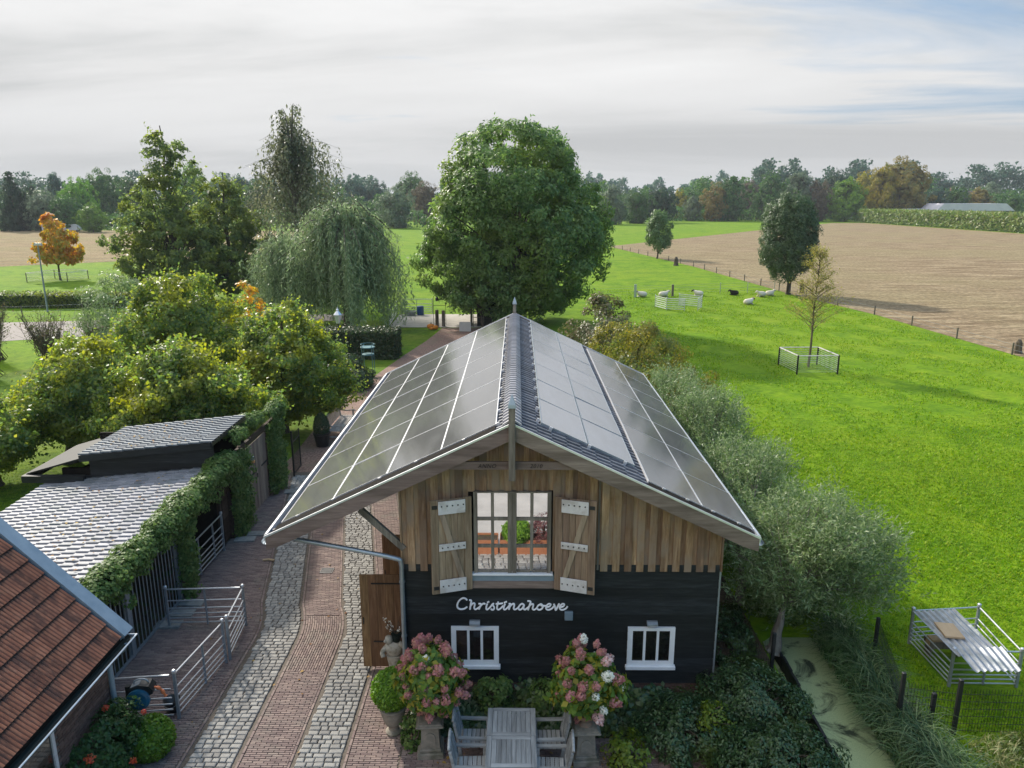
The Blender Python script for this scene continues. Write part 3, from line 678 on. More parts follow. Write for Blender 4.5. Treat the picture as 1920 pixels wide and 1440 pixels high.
# --- black lower siding, lapped boards
z = .38; k = 0
while z < 2.93:
    h = .195; MB().prism([(-.042, z - .014), (-.010, z + h), (.0, z + h), (.0, z - .014)], -2.13, 4.09, 'x').build('siding_board', 'black_board', barn); z += h; k += 1
MB().box(-2.16, -2.132, -.045, .06, .36, 2.87).build('corner_board', 'black_board', barn); MB().box(4.092, 4.125, -.045, .06, .36, 2.87).build('corner_board', 'galvanised_post', barn)
core = MB().prism([(-2.11, .0), (4.07, .0), (4.07, 3.88), (0, 5.82), (-2.11, 4.80)], .004, .10)
core.box(3.97, 4.07, .104, 12.6, 0, 3.85); core.prism([(-2.11, 0), (4.07, 0), (4.07, 3.88), (0, 5.82), (-2.11, 4.80)], 12.5, 12.6)
core.box(-2.11, -2.01, .104, .98, 0, 4.8).box(-2.11, -2.01, 2.95, 12.49, 0, 4.8).box(-2.11, -2.01, .98, 2.95, 2.25, 4.8)
core.build('wall', 'dark_void', barn)
for z in np.arange(.38, 3.8, .195):                                           # right side wall siding
    MB().prism([(4.108, z - .01), (4.086, z + .195), (4.074, z + .195), (4.074, z - .01)], .07, 12.55).build('siding_board', 'black_board_y', barn)
for i, y in enumerate(np.arange(.12, 12.4, .20)):                             # left side wall, upright boards
    if .92 < y + .1 < 2.98: MB().box(-2.135 - .01 * (i % 2), -2.112, y, y + .19, 2.3, 4.78).build('cladding_board', 'door_wood', barn)
    else: MB().box(-2.135 - .01 * (i % 2), -2.112, y, y + .19, .3, 4.78).build('cladding_board', 'door_wood', barn)
pl = MB(); rb = np.random.default_rng(8)
for r in range(6):
    x = -2.1 - (.105 if r % 2 else 0)
    while x < 4.05:
        a, b = max(x, -2.1), min(x + .2, 4.06)
        if b - a > .03: pl.box(a, b, -.02 - rb.uniform(0, .004), .003, r * .062 + .004, r * .062 + .054)
        x += .21
kind(pl.build('plinth_bricks', 'house_brick', barn), 'stuff')
# --- the loft window: two casements of six panes
fr = MB()
fr.box(-.745, -.672, -.10, .0, 2.87, 4.57).box(.682, .755, -.10, .0, 2.87, 4.57).box(-.672, .682, -.10, .0, 4.545, 4.57)
fr.box(-.085, -.003, -.105, -.02, 2.87, 4.545).box(.003, .085, -.105, -.02, 2.87, 4.545)
cols = [(-.67, -.41), (-.35, -.087), (.087, .35), (.412, .68)]; rows = [(4.03, 4.54), (3.46, 3.97), (2.915, 3.40)]
for a, b in ((-.41, -.35), (.35, .412)): fr.box(a, b, -.088, -.03, 2.90, 4.543)
for a, b in ((3.97, 4.03), (3.40, 3.46), (2.872, 2.915)):
    for c0, c1 in cols: fr.box(c0, c1, -.082, -.03, a, b)
lw = fr.build('loft_window', 'weathered_post', barn)
for c0, c1 in cols:
    for r0, r1 in rows: MB().box(c0 + .001, c1 - .001, -.058, -.05, r0 + .001, r1 - .001).build('pane', 'coated_glass', lw)
MB().bbox(-.80, .80, -.15, -.01, 2.825, 2.866, .008).build('sill', 'white_paint', lw)
MB().box(-.80, .82, -.11, -.036, 2.70, 2.822).build('sill_board', 'zinc_trim', lw); MB().box(-.86, .90, -.125, -.036, 2.545, 2.697).build('sill_board', 'weathered', lw)
# --- shutters, standing open
def shutter(side):
    H0, H1, wd = 2.55, 4.50, .80; sgn = side
    hinge = Vector((-.79 if side < 0 else .84, -.12, 0)); ang = R(17) * (1 if side < 0 else -1)
    P = MB().bbox(0, .15, -.05, 0, H0, H1, .006).bbox(wd - .15, wd, -.05, 0, H0, H1, .006)
    M = Matrix.Translation(hinge) @ Matrix.Rotation(ang, 4, 'Z') @ Matrix.Diagonal((sgn, 1, 1, 1))
    root = P.xf(M).build('shutter', 'oak_shutter', barn)
    for i in range(4):
        MB().box(.15 + i * .125 + .003, .15 + (i + 1) * .125 - .003, -.034, -.006, H0 + .01, H1 - .01).xf(M).build('plank', 'oak_shutter', root)
    MB().bar((.20, -.052, 2.80), (.60, -.052, 4.26), .10, .034, up=(0, 1, 0)).xf(M).build('brace', 'oak_brace', root)
    for z0, z1 in ((4.21, 4.475), (3.46, 3.60), (2.575, 2.85)):
        p_ = MB().bbox(.13, .655, -.088, -.070, z0, z1, .004).xf(M).build('plate', 'white_plate', root)
    for zc in (4.38, 3.53, 2.72):
        for k in range(5): MB().lathe([(.014, 0), (.014, .012), (.006, .016)], n=8).xf(M @ Matrix.Translation((.17 + k * .105, -.089, zc)) @ Matrix.Rotation(R(90), 4, 'X')).build('bolt', 'black_metal', root)
    for zc in (4.36, 2.68):
        MB().box(wd - .13, wd - .03, -.064, -.052, zc - .035, zc + .035).xf(M).build('hinge', 'black_metal', root)
shutter(-1); shutter(1)
# --- the two small white windows
for x0, x1 in ((-1.23, -.27), (2.33, 3.28)):
    z0, z1 = .80, 1.65; w_ = MB()
    w_.box(x0, x0 + .10, -.075, -.0, z0, z1).box(x1 - .10, x1, -.075, -.0, z0, z1).box(x0 + .10, x1 - .10, -.075, .0, z1 - .07, z1).box(x0 + .10, x1 - .10, -.075, .0, z0, z0 + .09)
    iw = (x1 - x0 - .2 - .10) / 3
    for k in (1, 2):
        a = x0 + .10 + k * iw + (k - 1) * .05; w_.box(a, a + .05, -.07, .0, z0 + .09, z1 - .07)
    win = w_.build('window', 'white_paint', barn)
    for k in range(3):
        a = x0 + .10 + k * (iw + .05); MB().box(a + .001, a + iw - .001, -.05, -.042, z0 + .091, z1 - .071).build('pane', 'dark_glass', win)
    MB().bbox(x0 - .03, x1 + .03, -.13, -.01, z0 - .08, z0 - .004, .006).build('sill', 'white_paint', win)
    xc = (x0 + x1) / 2
    wl_ = MB().prism([(-.04, 1.73), (-.16, 1.735), (-.16, 1.765), (-.10, 1.80), (-.04, 1.80)], xc - .105, xc + .105, 'x').build('wall_light', 'galvanised_post', barn)
    MB().box(xc - .09, xc + .09, -.155, -.045, 1.72, 1.729).build('diffuser', 'white_plate', wl_)
vb = MB().bbox(1.05, 1.215, -.10, -.02, 1.82, 2.0, .008).build('vent_box', 'zinc_trim', barn)
# --- porch side: brace, beam, door leaves, downpipe
MB().bar((-2.95, -.02, 4.17), (-2.12, -.02, 3.35), .09, .12).build('brace', 'weathered_post', barn)
for y in (.35, 3.4, 6.4, 9.4, 12.3):
    MB().bar((-4.5, y, 3.70), (-2.14, y, 4.72 - .03), .09, .16).build('rafter', 'oak_shutter', barn)
    if y > 1: MB().bar((-3.0, y, 4.10), (-2.14, y, 3.3), .09, .12).build('brace', 'weathered_post', barn)
MB().box(-3.42, -3.28, -.1, 12.4, 4.02, 4.18).build('purlin', 'oak_shutter', barn)
def door(y, x0, x1, z0, z1):
    d = MB().box(x0, x1, y + .03, y + .055, z0 + .1, z0 + .22).box(x0, x1, y + .03, y + .055, z1 - .25, z1 - .13).build('door', 'door_wood', barn)
    n = 6
    for i in range(n): MB().box(x0 + (x1 - x0) * i / n + .002, x0 + (x1 - x0) * (i + 1) / n - .002, y, y + .028, z0, z1).build('plank', 'door_wood', d)
    MB().bar((x0 + .25, y - .012, z1 - .2), (x1, y - .012, z1 - .2), .03, .02).build('strap', 'black_metal', d); MB().bar((x0 + .25, y - .012, z0 + .62), (x1, y - .012, z0 + .62), .03, .02).build('strap', 'black_metal', d)
    MB().bar((x0 + .05, y - .02, z0 + 1.05), (x0 + .05, y - .02, z0 + 1.2), .02, .02).build('handle', 'black_metal', d)
door(.88, -3.25, -2.17, .09, 2.29); door(3.0, -3.15, -2.17, .09, 2.2)
MB().tube(spline([(-4.68, .0, 3.64), (-4.2, -.10, 3.57), (-3.2, -.15, 3.40), (-2.3, -.18, 3.22), (-2.17, -.17, 3.10), (-2.165, -.16, 2.6), (-2.165, -.14, .05)], 5), .048, 10).build('downpipe', 'zinc', barn, smooth=True)
for z in (2.7, 1.5): MB().tube([(-2.165, -.15, z - .02), (-2.165, -.15, z + .02)], .058, 10).build('pipe_bracket', 'zinc', barn)
# --- roof tiles where the panels leave them in sight
def tile_tmpl(L, W, hr=.032, lift=.024, th=.018, prof=None, flip=False):
    prof = prof or [(0, .0), (.30, .003), (.50, hr * .35), (.66, hr * .95), (.86, hr), (.955, hr * .9), (.97, -.004)]
    if flip: prof = [(1 - a, b) for a, b in reversed(prof)]
    m = MB(); n = len(prof)
    top0 = [(0, p * W - W / 2, h) for p, h in prof]; top1 = [(L, p * W - W / 2, h + lift) for p, h in prof]; bot1 = [(L - .002, p * W - W / 2, h + lift - th - .01) for p, h in prof]
    m.v = top0 + top1 + bot1; m.f = [(i, i + n, i + n + 1, i + 1) for i in range(n - 1)] + [(i + n, i + 2 * n, i + 2 * n + 1, i + n + 1) for i in range(n - 1)]
    m.f += [(0, 2 * n, n)]
    return m
BT = tile_tmpl(.36, .205, hr=.052); BTR = tile_tmpl(.36, .205, hr=.052, flip=True)
def put_tiles(tmpl, places, parent, m_obj, m_stuff, name, limit=300):
    me = tmpl.mesh(name, m_obj); rest = MB()
    for i, M in enumerate(places):
        if i < limit: link(name, me, parent, mtx=M)
        else: rest.merge(tmpl, M)
    if rest.v: kind(rest.build(name + 's', m_stuff, parent), 'stuff')
pls = []
def put(side, d, y):                                # d = distance from the ridge down the slope
    x = side * d * CA; pls.append(slope_mtx(side, x, y, 5.985 - SL * abs(x)))
ny = 65; dy = .2045
for j in range(ny):
    y = ROOF_Y0 + .12 + j * dy
    put(-1, .12, y); put(1, .12, y); put(1, .43, y); 
    for d in (2.49, 2.80): put(1, d, y)
for j in range(5):
    y = ROOF_Y0 + .12 + j * dy
    for k in range(1, 16):
        if k > 1 and k not in (8,): put(1, .12 + .31 * k, y)
        if j < 2: put(-1, .12 + .31 * k, y)
pls.sort(key=lambda M: M.translation.y)
put_tiles(BT, [M for M in pls if M.translation.x < 0], roof, 'anthracite_tile', 'anthracite_tiles', 'roof_tile', 80); put_tiles(BTR, [M for M in pls if M.translation.x > 0], roof, 'anthracite_tile', 'anthracite_tiles', 'roof_tile', 220)
rc = MB()
def cap(k, z): return [(-.165 * k, z - .075), (-.06 * k, z), (.06 * k, z), (.165 * k, z - .075)]
a_, b_ = cap(1.0, .0), cap(1.10, .034)
rc.v = [(x, .215, z) for x, z in a_] + [(x, 0, z) for x, z in b_] + [(x * .93, .003, z - .03) for x, z in b_]
rc.f = [(i, i + 4, i + 5, i + 1) for i in range(3)] + [(i + 4, i + 8, i + 9, i + 5) for i in range(3)]
rcm = rc.mesh('ridge_tile', 'ridge_clay')
for j in range(65): link('ridge_tile', rcm, roof, loc=(0, ROOF_Y0 + .02 + j * .2045, 6.085))
# --- solar panels
PY = 1.842
def panel_meshes(lx, ly):
    f = MB(); t = .017; ty = .008
    for b in ((-lx / 2, lx / 2, -ly / 2, -ly / 2 + ty), (-lx / 2, lx / 2, ly / 2 - ty, ly / 2), (-lx / 2, -lx / 2 + t, -ly / 2 + ty, ly / 2 - ty), (lx / 2 - t, lx / 2, -ly / 2 + ty, ly / 2 - ty)): f.box(b[0], b[1], b[2], b[3], -.035, .004)
    gl = MB().box(-lx / 2 + t, lx / 2 - t, -ly / 2 + ty, ly / 2 - ty, -.03, .001)
    return f, gl
lw_ = 1.135
pf, pg = panel_meshes(lw_ + .012, PY - .012); pfm = pf.mesh('solar_panel', 'alu'); pgm = pg.mesh('glass', 'pv_glass')
pf2, pg2 = panel_meshes(1.005, PY - .022); pfm2 = pf2.mesh('solar_panel', 'galvanised_post'); pgm2 = pg2.mesh('glass', 'pv_glass_satin')
prg = np.random.default_rng(2)
def panel(side, xc, yc, fm, gm, off=.0):
    M = slope_mtx(side, xc, yc, 6.10 - SL * abs(xc)) @ Matrix.Rotation(prg.normal() * .004, 4, 'X') @ Matrix.Rotation(prg.normal() * .004, 4, 'Y')
    o = link('solar_panel', fm, barn, mtx=M); link('glass', gm, o); return o
for r in range(7):
    for c in range(4): panel(-1, -(.29 + 1.0375 * (c + .5)), -.22 + PY * (r + .5), pfm, pgm)
    for c in range(2):
        panel(1, .55 + .925 * (c + .5), .32 + 1.80 * (r + .5), pfm2, pgm2)
        panel(1, 2.56 + 1.0375 * (c + .5), -.30 + PY * (r + .5), pfm, pgm)
cm = MB().box(-.03, .03, -.02, .02, -.09, .012).mesh('clamp', 'alu')
for j in range(15):
    link('clamp', cm, barn, mtx=slope_mtx(-1, -.26, -.2 + j * .88, 6.10 - SL * .26)); link('clamp', cm, barn, mtx=slope_mtx(1, .51, .45 + j * .84, 6.10 - SL * .51))
for s, x, y in [(-1, q, -.26) for q in (-.9, -1.8, -2.5, -3.4, -4.1)] + [(1, q, .27) for q in (.75, 1.5, 2.2)] + [(1, q, -.34) for q in (2.85, 3.3, 3.8, 4.3)]:
    link('clamp', cm, barn, mtx=slope_mtx(s, x, y, 6.10 - SL * abs(x)))
MB().prism([(-.31, 6.02 - SL * .31), (-4.5, 6.02 - SL * 4.5), (-4.5, 6.085 - SL * 4.5), (-.31, 6.085 - SL * .31)], -.515, -.235).build('panel_shade_strip', 'dark_void', barn)  # black strip standing in for the shade at the left panels' front edge
MB().prism([(2.56, 6.02 - SL * 2.56), (4.55, 6.02 - SL * 4.55), (4.55, 6.085 - SL * 4.55), (2.56, 6.085 - SL * 2.56)], -.515, -.315).build('panel_shade_strip', 'dark_void', barn)  # the same painted shade strip before the lower right panels
# --- the name in white script letters
Zs = 7.68
sign = thing('name_sign', 'white script lettering reading Christinahoeve on the black barn front', 'sign', (0, -.06, 2.04))
LET = [
 [[(275, 245), (255, 222), (215, 215), (165, 250), (135, 310), (140, 360), (180, 383), (235, 375), (275, 345)]],
 [[(305, 245), (335, 250), (330, 290), (315, 386)], [(318, 345), (345, 305), (375, 290), (386, 312), (376, 360), (392, 385), (420, 372), (448, 350)]],
 [[(438, 300), (472, 302), (462, 340), (445, 384)], [(455, 350), (488, 310), (518, 295), (535, 306)]],
 [[(562, 300), (550, 350), (552, 382), (572, 383), (605, 352), (640, 305)], [(565, 281), (592, 265)]],
 [[(640, 305), (655, 296), (645, 318), (665, 355), (655, 385), (630, 390), (618, 374)]],
 [[(722, 268), (706, 340), (708, 378), (732, 386), (765, 360), (790, 330)], [(685, 300), (735, 298), (790, 290)]],
 [[(820, 300), (802, 350), (802, 380), (826, 384), (860, 352), (885, 320)], [(805, 283), (845, 265)]],
 [[(872, 300), (898, 300), (887, 345), (875, 386)], [(882, 352), (915, 310), (945, 297), (952, 320), (945, 368), (962, 386), (1000, 364), (1018, 345)]],
 [[(1090, 310), (1060, 298), (1025, 330), (1015, 370), (1035, 388), (1070, 365), (1095, 312), (1086, 365), (1105, 386), (1135, 366), (1160, 345)]],
 [[(1140, 255), (1185, 262), (1175, 310), (1150, 392)], [(1158, 345), (1190, 310), (1220, 300), (1226, 322), (1216, 370), (1235, 388), (1262, 374), (1280, 355)]],
 [[(1330, 303), (1295, 325), (1280, 362), (1305, 388), (1345, 375), (1365, 335), (1345, 305), (1330, 303), (1345, 325), (1400, 328), (1425, 322)]],
 [[(1412, 350), (1460, 335), (1475, 306), (1447, 297), (1415, 330), (1410, 370), (1440, 388), (1490, 370), (1525, 330)]],
 [[(1518, 300), (1530, 318), (1540, 350), (1548, 392), (1572, 350), (1590, 306), (1604, 298)]],
 [[(1606, 350), (1655, 335), (1670, 306), (1642, 297), (1608, 335), (1610, 372), (1640, 388), (1690, 370), (1718, 335)]]]
for strokes in LET:
    mb = MB()
    for st in strokes: mb.tube(spline([((x - 922) * .00139, 0, (386 - y) * .00146) for x, y in st], 5), .0185, 6)
    mb.build('letter', 'sign_white', sign)
# ------------------------------------------------------------------ brick house, lower left
house = thing('brick_house', 'brick house with red clay tile roof in the lower left corner', 'house', (-7.25, -1.75, 0))
HX, HY = -7.25, -1.75
def H(mb): return mb.xf(Matrix.Translation((-HX, -HY, 0)))
hs = 1.046; EX, EZ = -6.93, 2.52                      # eave line, roof pitch
RX = -9.6; RZ = EZ + hs * (EX - RX)
core = MB().prism([(-7.27, 0), (-12.0, 0), (-12.0, EZ - .1), (RX, RZ - .16), (-7.27, EZ + .12)], -9.0, -1.82)
H(core).build('wall', 'mortar', house)
bw = MB(); rb = np.random.default_rng(4); r = 0; z = .01
while z < 2.62:
    y = -8.9 + (.11 if r % 2 else 0)
    while y < -1.84:
        if not (-5.25 < y + .1 < -3.35 and .75 < z < 2.05) and y > -6.2: bw.box(-7.275, -7.25 - rb.uniform(0, .006), y, y + .205, z, z + .05)
        y += .217
    z += .0625; r += 1
kind(H(bw).build('wall_bricks', 'house_brick', house), 'stuff')
w_ = MB().box(-7.25, -7.21, -5.2, -5.13, .8, 2.0).box(-7.25, -7.21, -3.47, -3.4, .8, 2.0).box(-7.25, -7.21, -5.13, -3.47, 1.93, 2.0).box(-7.25, -7.21, -5.13, -3.47, .8, .87).box(-7.25, -7.21, -4.33, -4.27, .87, 1.93)
win = H(w_).build('window', 'white_plate', house)
for a, b in ((-5.13, -4.33), (-4.27, -3.47)): H(MB().box(-7.245, -7.235, a + .002, b - .002, .872, 1.928)).build('pane', 'dark_glass', win)
H(MB().prism([(EX + .02, EZ - .06), (RX, RZ - .06), (RX, RZ - .14), (EX + .02, EZ - .14)], -9.0, -1.70)).build('roof', 'dark_void', house)
al = math.atan(hs)
prof = []
for i in range(13): prof.append((i / 12, .018 * max(0, math.cos(i / 12 * 6 * math.pi + math.pi)) if i not in (0, 12) else 0))
RT = tile_tmpl(.37, .225, th=.014, lift=.045, prof=[(i / 12, .034 * (.5 - .5 * math.cos(i / 12 * 3 * 2 * math.pi))) for i in range(13)])
pls = []
X_ = Vector((math.cos(al), 0, -math.sin(al))); Zv = Vector((math.sin(al), 0, math.cos(al))); Yv = Zv.cross(X_)
for c in range(13):
    for j in range(24):
        d = .34 * c + .33; p = Vector((EX, -1.93 - j * .225, EZ)) - X_ * d + Zv * .0
        M = Matrix((X_, Yv, Zv)).transposed().to_4x4(); M.translation = p - Vector((HX, HY, 0)); pls.append((abs(c * .34) + j * .25, M))
pls.sort(key=lambda q: q[0])
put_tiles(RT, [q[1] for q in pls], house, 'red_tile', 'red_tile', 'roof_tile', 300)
vt = MB(); 
q0 = Vector((EX + .06, 0, EZ - .05)) ; q1 = Vector((RX, 0, RZ + .0))
for d0, d1 in (((0, 0)), ):
    up = Zv * .075
    vt.add([tuple(q0 + Vector((0, -1.80, 0)) + up), tuple(q0 + Vector((0, -1.52, 0)) + up), tuple(q1 + Vector((0, -1.52, 0)) + up), tuple(q1 + Vector((0, -1.80, 0)) + up),
            tuple(q0 + Vector((0, -1.80, 0)) - up), tuple(q0 + Vector((0, -1.52, 0)) - up), tuple(q1 + Vector((0, -1.52, 0)) - up), tuple(q1 + Vector((0, -1.80, 0)) - up)],
           [(0, 1, 2, 3), (7, 6, 5, 4), (0, 4, 5, 1), (1, 5, 6, 2), (2, 6, 7, 3), (3, 7, 4, 0)])
H(vt).build('verge_trim', 'zinc_trim', house)
gx, gz = -6.83, 2.40; n = 8; pr = [(gx + .075 * math.cos(math.pi + math.pi * k / n), gz + .08 * math.sin(math.pi + math.pi * k / n)) for k in range(n + 1)]
gu = H(MB().prism(pr + [(gx + (p[0] - gx) * .88, p[1] + .01) for p in reversed(pr)], -9.0, -1.55)).build('gutter', 'green_plastic', house)
H(MB().tube([(gx + .08, -9, gz + .005), (gx + .08, -1.54, gz + .005)], .014, 8).tube([(gx + .08, -1.55, gz + .005), (gx - .08, -1.55, gz + .005)], .012, 8)).build('gutter_lip', 'white_paint', gu)
H(MB().tube(spline([(-6.86, -1.72, 2.34), (-6.95, -1.73, 2.2), (-7.18, -1.75, 2.0), (-7.20, -1.75, 1.7), (-7.20, -1.75, .05)], 5), .05, 10)).build('downpipe', 'zinc_trim', house, smooth=True)

# ------------------------------------------------------------------ the long low shed behind its ivy
shed = thing('ivy_shed', 'low black shed with grey tiled lean-to roofs beside the driveway', 'shed', (-8.6, 0, 0))
def S(mb): return mb.xf(Matrix.Translation((8.6, 0, 0)))
ang = math.atan((2.72 - 2.24) / 4.9)
X_ = Vector((-math.cos(ang), 0, -math.sin(ang))); Zv = Vector((-math.sin(ang), 0, math.cos(ang))); Yv = Zv.cross(X_)
ST = tile_tmpl(.36, .21, lift=.030, th=.022, prof=[(0, .0), (.25, .006), (.55, .014), (.82, .024), (.94, .028), (.955, .026), (.965, -.016)])
SH = Matrix.Identity(4); SH[2][1] = .04; SH[2][3] = -.34
S(MB().prism([(-8.45, 2.70), (-13.3, 2.22), (-13.3, 2.12), (-8.45, 2.60)], -2.2, 6.54).xf(SH)).build('lower_roof', 'dark_void', shed)
pls = []
for c in range(15):
    for j in range(42):
        y = -2.1 + j * .207
        if y > 6.5: continue
        p = Vector((-8.42, y, 2.72 + .04 * y - .34)) + X_ * (.325 * c); M = Matrix((X_, Yv, Zv)).transposed().to_4x4(); M.translation = p + Vector((8.6, 0, 0)); 
        vis = 0 if (y > -.3 - (-8.42 - p.x) * -.75 and y < 6.5) else 50
        pls.append((vis + (p - Vector((0, -13.5, 10))).length, M))
pls.sort(key=lambda q: q[0]); put_tiles(ST, [q[1] for q in pls], shed, 'slate_tile', 'slate_tiles', 'roof_tile', 300)
S(MB().prism([(-8.4, 3.42), (-12.2, 3.01), (-12.2, 2.91), (-8.4, 3.32)], 6.3, 8.9)).build('upper_roof', 'black_metal', shed)
pls = []
ang2 = math.atan(.41 / 3.8); X2 = Vector((-math.cos(ang2), 0, -math.sin(ang2))); Z2 = Vector((-math.sin(ang2), 0, math.cos(ang2))); Y2 = Z2.cross(X2)
for c in range(12):
    for j in range(13):
        p = Vector((-8.42, 6.40 + j * .207, 3.435)) + X2 * (.315 * c); M = Matrix((X2, Y2, Z2)).transposed().to_4x4(); M.translation = p + Vector((8.6, 0, 0)); pls.append(M)
mb = MB()
for M in pls: mb.merge(ST, M)
kind(mb.build('upper_roof_tiles', 'slate_shaded', shed), 'stuff')
for k in range(7):                                           # black boards of the step between the two roofs
    z = 1.95 + k * .19; x0 = max(-13.2 if z < 2.3 else -12.1, -8.4 - (3.34 - z - .185) / .108)
    S(MB().prism([(6.555, z), (6.58, z + .188), (6.60, z + .188), (6.60, z)], x0, -8.52, 'x')).build('wall_board', 'black_board', shed)
S(MB().prism([(-12.2, 2.84), (-8.45, 3.245), (-8.45, 3.43), (-12.2, 3.025)], 6.265, 6.292)).build('fascia', 'black_board', shed)
S(MB().box(-13.9, -12.15, 6.25, 6.4, 2.22, 2.42).box(-13.9, -13.75, 6.41, 9.0, 2.22, 2.42)).build('fascia', 'black_board', shed)
S(MB().prism([(-12.2, 2.92), (-13.85, 2.44), (-13.85, 2.40), (-12.2, 2.86)], 6.41, 9.0)).build('side_roof', 'black_board', shed)
S(MB().box(-13.1, -13.0, -2.1, 8.9, 0, 2.1).box(-13.0, -8.52, 6.7, 6.8, 0, 2.5).box(-13.0, -8.52, 8.8, 8.9, 0, 2.9).box(-13.0, -8.5, -2.2, -2.1, 0, 2.5)).build('wall', 'dark_void', shed)
for y in (-.3, 1.25, 3.72, 4.22, 6.55, 7.35, 8.42, 10.72): S(MB().box(-8.56, -8.46, y - .05, y + .05, 0, 2.6)).build('post', 'galvanised_post' if y < 4 else 'brown_board', shed)
for k in range(9):
    z = .1 + k * .24
    S(MB().box(-8.60, -8.565, 6.62, 8.42, z, z + .225)).build('wall_board', 'brown_board', shed)
S(MB().box(-8.52, -8.42, -.4, 7.3, 2.10, 2.26)).build('lintel', 'brown_board', shed); S(MB().box(-8.54, -8.44, 7.31, 12.0, 2.42, 2.58)).build('lintel', 'brown_board', shed)
S(MB().box(-12.98, -8.58, -2.08, 6.68, .012, .034)).build('floor', 'soil', shed)
# barred fronts
for y0, y1, n in ((-.24, 1.2, 9), (1.3, 3.67, 15)):
    p = S(MB().box(-8.50, -8.46, y0, y1, .06, .12).box(-8.50, -8.46, y0, y1, 2.2, 2.26).box(-8.50, -8.46, y0, y0 + .03, .12, 2.2)).build('bar_gate', 'galvanised_post', shed)
    for i in range(n):
        y = y0 + (i + .5) * (y1 - y0) / n
        S(MB().tube([(-8.48, y, .12), (-8.48, y, 2.2)], .013, 6)).build('bar', 'galvanised_post', p)
# plank doors
for y0, y1 in ((8.50, 9.58), (9.60, 10.66)):
    d = S(MB().box(-8.53, -8.50, y0, y1, .5, .62).box(-8.53, -8.50, y0, y1, 1.7, 1.82)).build('plank_door', 'shed_door', shed)
    for i in range(6):
        a = y0 + (y1 - y0) * i / 6; S(MB().box(-8.498, -8.47, a + .003, a + (y1 - y0) / 6 - .003, .08, 2.35)).build('plank', 'shed_door', d)
    S(MB().bar((-8.462, y1 - .55, 1.35), (-8.462, y1 - .02, 1.35), .02, .05)).build('strap', 'black_metal', d); S(MB().bar((-8.455, y0 + .06, 1.1), (-8.455, y0 + .06, 1.25), .02, .02)).build('handle', 'black_metal', d)
# ivy over the front edge and down the pillars
rv = np.random.default_rng(21)
ivy = thing('ivy', 'glossy ivy draped along the front edge of the low shed', 'ivy', (-8.45, 4, 0))
cl, oo = [], []
for i in range(900):
    y = rv.uniform(-.6, 12.0); a = rv.uniform(-.5, 1.0) * math.pi * .62
    dr = 8.35 < y < 10.8; zc = 2.32 + .035 * min(y, 7.4) + (.52 if 7.4 < y < 9.6 else .30 if y >= 9.6 else .0) ; rr = .22 + .07 * math.sin(y * 2.1) + .05 * math.sin(y * 5) - (.12 if dr else 0)
    cl.append((-8.42 - (.22 if dr else 0) + rr * math.sin(a) * 1.0, y, zc + rr * math.cos(a) * .8)); oo.append((math.sin(a), 0, math.cos(a)))
for i in range(260):                                         # hanging skirt
    y = rv.uniform(-.6, 12.0); dz = rv.random() ** 1.6 * (.65 if rv.random() < .25 else .35)
    if 8.3 < y < 10.85: continue
    cl.append((-8.28 + rv.normal() * .07, y, 2.28 + .035 * y - dz)); oo.append((1, 0, -.1))
for y0, y1, n in ((-.55, -.15, 50), (3.72, 4.25, 150), (7.35, 8.45, 300), (10.75, 12.0, 300)):
    for i in range(n):
        cl.append((-8.36 + rv.normal() * .07, rv.uniform(y0, y1), rv.uniform(.05, 2.5))); oo.append((1, -.3, .1))
V, F = clump_leaves(rv, np.array(cl), unit(np.array(oo)), 60000, .15, L=.078, W=.066, out=.9, up=.3)
V -= np.array((-8.45, 4, 0)); link('foliage', fmesh('foliage', V, F, 'ivy_leaf'), ivy)
st = MB()
for y in (-.35, 4.0, 7.7, 8.2, 11.2, 11.7): st.tube(spline([(-8.45, y, 0), (-8.42, y + .1, 1), (-8.44, y - .05, 2), (-8.45, y + .1, 2.6)], 3), .03, 6)
st.xf(Matrix.Translation((8.45, -4, 0))).build('stem', 'bark', ivy)
bl = thing('bulkhead_lamp', 'small orange globe wall lamp in the ivy beside the plank doors', 'lamp', (-8.12, 8.42, 2.12))
MB().bbox(-.05, .05, -.05, .05, .02, .14, .01).build('housing', 'galvanised_post', bl); MB().lathe([(.03, -.09), (.065, -.05), (.07, 0), (.05, .02)], n=12).build('globe', 'lamp_warm', bl, smooth=True)

# ------------------------------------------------------------------ galvanised hurdles
def hurdle(name, p0, p1, label, cat='hurdle', h=1.02, rails=(.12, .24, .36, .50, .70, 1.0), m='galvanised', pm='galvanised_post', posts=(0, 1), mids=(.5,), rr=.016, group=None, z0=.03, flat=False):
    p0, p1 = Vector((*p0, z0)), Vector((*p1, z0)); t = thing(name, label, cat, p0, 0, group); d = p1 - p0
    for z in rails:
        zz = z * h / 1.02
        if flat: MB().bar((0, 0, zz), (d.x, d.y, zz), .02, .07).build('rail', m, t)
        else: MB().tube([(0, 0, zz), (d.x, d.y, zz)], rr if z < .9 else rr * 1.25, 7).build('rail', m, t)
    for f in posts:
        q = d * f; MB().box(q.x - .026, q.x + .026, q.y - .026, q.y + .026, 0, h + .03).build('post', pm, t)
        MB().lathe([(.045, 0), (.045, .05), (.02, .07)], (q.x, q.y, h + .01), 8).build('post_cap', m, t)
    for f in mids:
        q = d * f; MB().box(q.x - .018, q.x + .018, q.y - .018, q.y + .018, .06, h - .01).build('strut', pm, t)
    return t
hurdle('pen_hurdle', (-6.58, -.76), (-6.34, 1.06), 'long galvanised hurdle along the driveway edge, nearest the camera, of the pen', mids=(.55,), group='pen hurdles')
hurdle('pen_hurdle', (-6.30, 1.20), (-6.43, 2.56), 'galvanised hurdle continuing the pen front towards the far corner post', mids=(), posts=(0, 1), group='pen hurdles')
